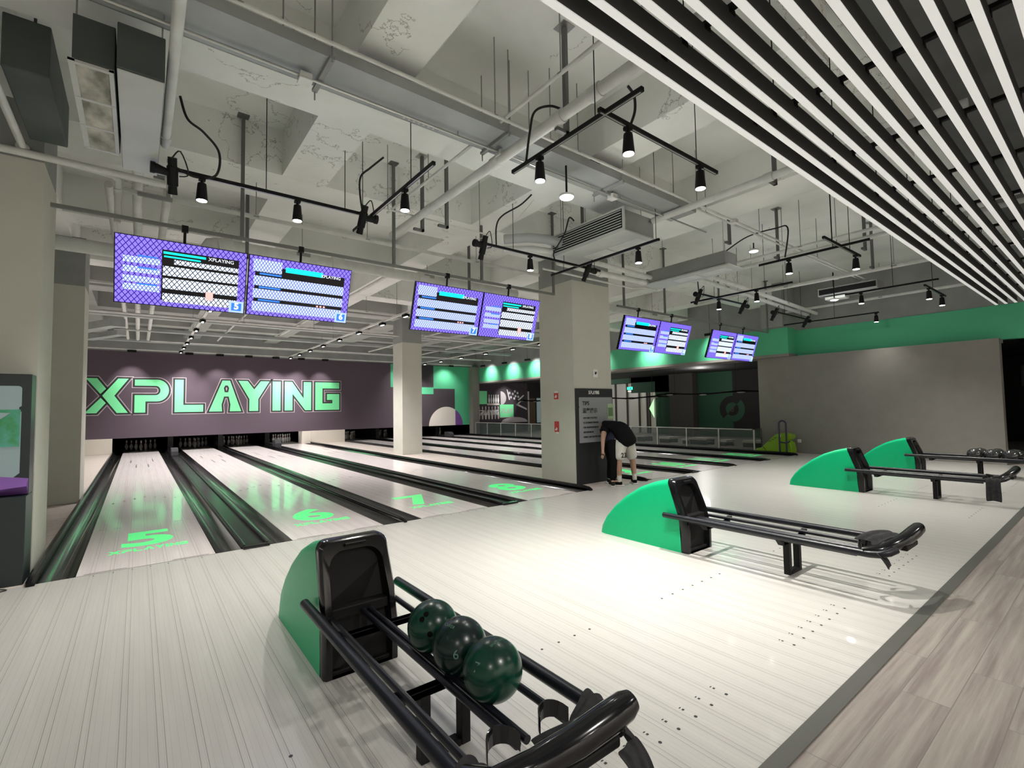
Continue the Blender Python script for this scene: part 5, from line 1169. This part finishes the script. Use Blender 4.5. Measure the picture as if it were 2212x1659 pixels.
    build(MB().sphere(fc_ + ax * .0, .075, 16, (.9, .9, 1.1)), 'face', 'skin', t, smooth=True)
    build(MB().sphere(fc_ + fd * .075, .014, 10), 'nose', 'skin', t, smooth=True)
    for sg_ in (-1, 1):
        build(MB().sphere(fc_ + fd * .062 + fs * .028 * sg_ + ax * .022, .010, 10), 'eye', 'ink', t, smooth=True)
        build(MB().sphere(h0 + fs * .108 * sg_, .024, 10, (.6, 1, 1)), 'ear', 'skin', t, smooth=True)
    build(MB().sphere(fc_ + fd * .066 - ax * .032, .013, 10, (1.5, .6, .6)), 'mouth', 'red', t, smooth=True)
    return t
P1 = dict(pelvis=(7.46, -.03, .84), spine1=(7.46, .06, 1.00), chest=(7.42, .22, 1.10), neck=(7.42, .42, 1.08), head=(7.43, .53, 1.0), crown=(7.43, .60, .92), face=(0, .55, -.83),
          hem=(7.50, -.07, .665), hemr=.275,
          hipL=(7.32, -.03, .74), kneeL=(7.25, -.05, .43), ankL=(7.25, -.05, .085), toeL=(7.17, .09, .035), hipR=(7.55, -.04, .74), kneeR=(7.61, -.07, .43), ankR=(7.63, -.09, .085), toeR=(7.74, .04, .035),
          shoL=(7.18, .20, 1.03), elbL=(7.03, .12, .83), wriL=(6.93, .04, .64), palmL=(6.905, .02, .575), shoR=(7.62, .30, 1.02), elbR=(7.58, .30, .78), wriR=(7.46, .22, .60), palmR=(7.43, .20, .54))
pa = person(P1, 'person bending forward in black shirt and white shorts with number 23', (7.43, -.05, 0), ('shirt', 'shorts', 'shirt', 'sock'))
me = text_mesh('23', .115, .002, 'CENTER', .004); place_mesh(me, 'shorts_number', 'ink', pa, (7.19, -.215, .52), (.97, -.24, 0), (0, 0, 1))
shirt_ = [c for c in pa.children if c.name.startswith('shirt') and 'number' not in c.name][0]
def snap_strip(a, b, w0, w1, up):
    mb = MB(); a = Vector(a) - ORG[pa.name]; b = Vector(b) - ORG[pa.name]; up = Vector(up); rows_ = []
    for k in range(9):
        f = k / 8; p = a.lerp(b, f); w = (w0 + (w1 - w0) * f) * math.sin(PI * min(1, .12 + f * .8)); row = []
        for q in (-1, -.33, .33, 1):
            ok, loc, nrm, _ = shirt_.closest_point_on_mesh(p + up * q * w); row.append(mb.bm.verts.new(loc + nrm * .004 + ORG[pa.name]))
        rows_.append(row)
    for r0_, r1_ in zip(rows_, rows_[1:]):
        for q in range(3): mb.bm.faces.new((r0_[q], r0_[q + 1], r1_[q + 1], r1_[q]))
    build(mb, 'shirt_print', 'mintpatch', pa, smooth=True)
snap_strip((7.30, .0, 1.17), (7.44, .0, 1.27), .03, .035, (.1, -.5, .6)); snap_strip((7.46, .0, 1.27), (7.66, .0, 1.17), .022, .014, (.1, -.5, .6))
dx, dy = -.20, .30
P2 = {k: (v if k in ('face', 'hemr') else (v[0] + dx, v[1] + dy, v[2])) for k, v in P1.items()}
P2.update(pelvis=(7.34, .30, .80), spine1=(7.42, .32, .93), chest=(7.55, .33, 1.0), neck=(7.68, .33, .96), head=(7.76, .33, .89), crown=(7.84, .33, .83), face=(.6, 0, -.8), hem=(7.31, .30, .70), hemr=.17,
          hipL=(7.27, .22, .72), kneeL=(7.20, .15, .42), ankL=(7.21, .20, .085), toeL=(7.10, .10, .035), hipR=(7.34, .38, .72), kneeR=(7.38, .36, .42), ankR=(7.36, .40, .085), toeR=(7.46, .35, .035),
          shoL=(7.52, .18, .97), elbL=(7.30, .05, .80), wriL=(7.40, .08, .62), palmL=(7.43, .09, .56), shoR=(7.55, .48, .97), elbR=(7.60, .46, .75), wriR=(7.62, .40, .58), palmR=(7.62, .38, .52))
for k in P2:
    if k not in ('face', 'hemr'): P2[k] = (P2[k][0], P2[k][1] - .13, P2[k][2])
person(P2, 'person mostly hidden behind the white shorts, in navy top and black trousers', (7.3, .15, 0), ('navy', 'shirt', 'blkmat', 'sock'), shorts=False)

# ------------------------------------------------------------------ light, world, camera
def lamp(kind, loc, e, size=1, rot=None, col=(1, .98, .95), sy=None):
    ld = bpy.data.lights.new('fill_lamp', kind); ld.energy = e; ld.color = col
    if kind == 'AREA':
        ld.size = size
        if sy: ld.shape = 'RECTANGLE'; ld.size_y = sy
    else: ld.shadow_soft_size = size
    o = bpy.data.objects.new('fill_lamp', ld); COL.objects.link(o); o.location = loc
    if rot: o.rotation_euler = rot
    return o
lamp('POINT', (5.7, 17.25, 1.1), 14, .05); lamp('POINT', (19.2, 12.5, 2.4), 60, .2); lamp('POINT', (18.5, 5.0, 2.6), 45, .2); lamp('POINT', (20, -7, 2.2), 5, .2); lamp('SPOT', (17.3, 15.0, 2.8), 160, .2, (math.radians(62), 0, 0))  # added lamps without fixtures: brighten pins, room beyond and mural
# unseen fill spots added behind the camera to lift the general light
for x in (-1.5, 2.0, 5.5, 9.0, 12.5):
    for y in (-7.2, -9.6): 
        ld = bpy.data.lights.new('fill_spot', 'SPOT'); ld.energy = 210; ld.spot_size = math.radians(130); ld.spot_blend = .6; ld.shadow_soft_size = .05; ld.color = (1, .965, .90)
        lo = bpy.data.objects.new('fill_spot', ld); COL.objects.link(lo); lo.location = (x, y, 3.45)
for x in (-2, 1, 4, 7, 10, 13):  # added spots that turn the unseen pale wall into soft fill
    ld = bpy.data.lights.new('wall_fill_spot', 'SPOT'); ld.energy = 260; ld.spot_size = math.radians(120); ld.spot_blend = .8; ld.shadow_soft_size = .06
    lo = bpy.data.objects.new('wall_fill_spot', ld); COL.objects.link(lo); lo.location = (x, -10.4, 3.5); lo.rotation_euler = Vector((0, -1, -.55)).to_track_quat('-Z', 'Y').to_euler()
w = bpy.data.worlds.new('world'); S.world = w; w.use_nodes = True
w.node_tree.nodes['Background'].inputs[0].default_value = (.5, .5, .5, 1); w.node_tree.nodes['Background'].inputs[1].default_value = .02
cam = bpy.data.cameras.new('camera'); co = bpy.data.objects.new('camera', cam); COL.objects.link(co); S.camera = co
yaw, pitch, roll, fpx = .6601, .0495, -.0161, 1041.065
f = Vector((math.sin(yaw) * math.cos(pitch), math.cos(yaw) * math.cos(pitch), math.sin(pitch))); r0 = Vector((math.cos(yaw), -math.sin(yaw), 0)); u0 = r0.cross(f)
r = math.cos(roll) * r0 + math.sin(roll) * u0; u = -math.sin(roll) * r0 + math.cos(roll) * u0
mw = Matrix((r, u, -f)).transposed().to_4x4(); mw.translation = (.4073, -5.7704, 1.4252); co.matrix_world = mw
cam.sensor_width = 36; cam.sensor_fit = 'HORIZONTAL'; cam.lens = fpx / 2212 * 36; cam.clip_start = .05; cam.clip_end = 100
S.view_settings.view_transform = 'Standard'; S.view_settings.look = 'None'; S.view_settings.gamma = 1; S.view_settings.use_curve_mapping = False
S.view_settings.exposure = .46
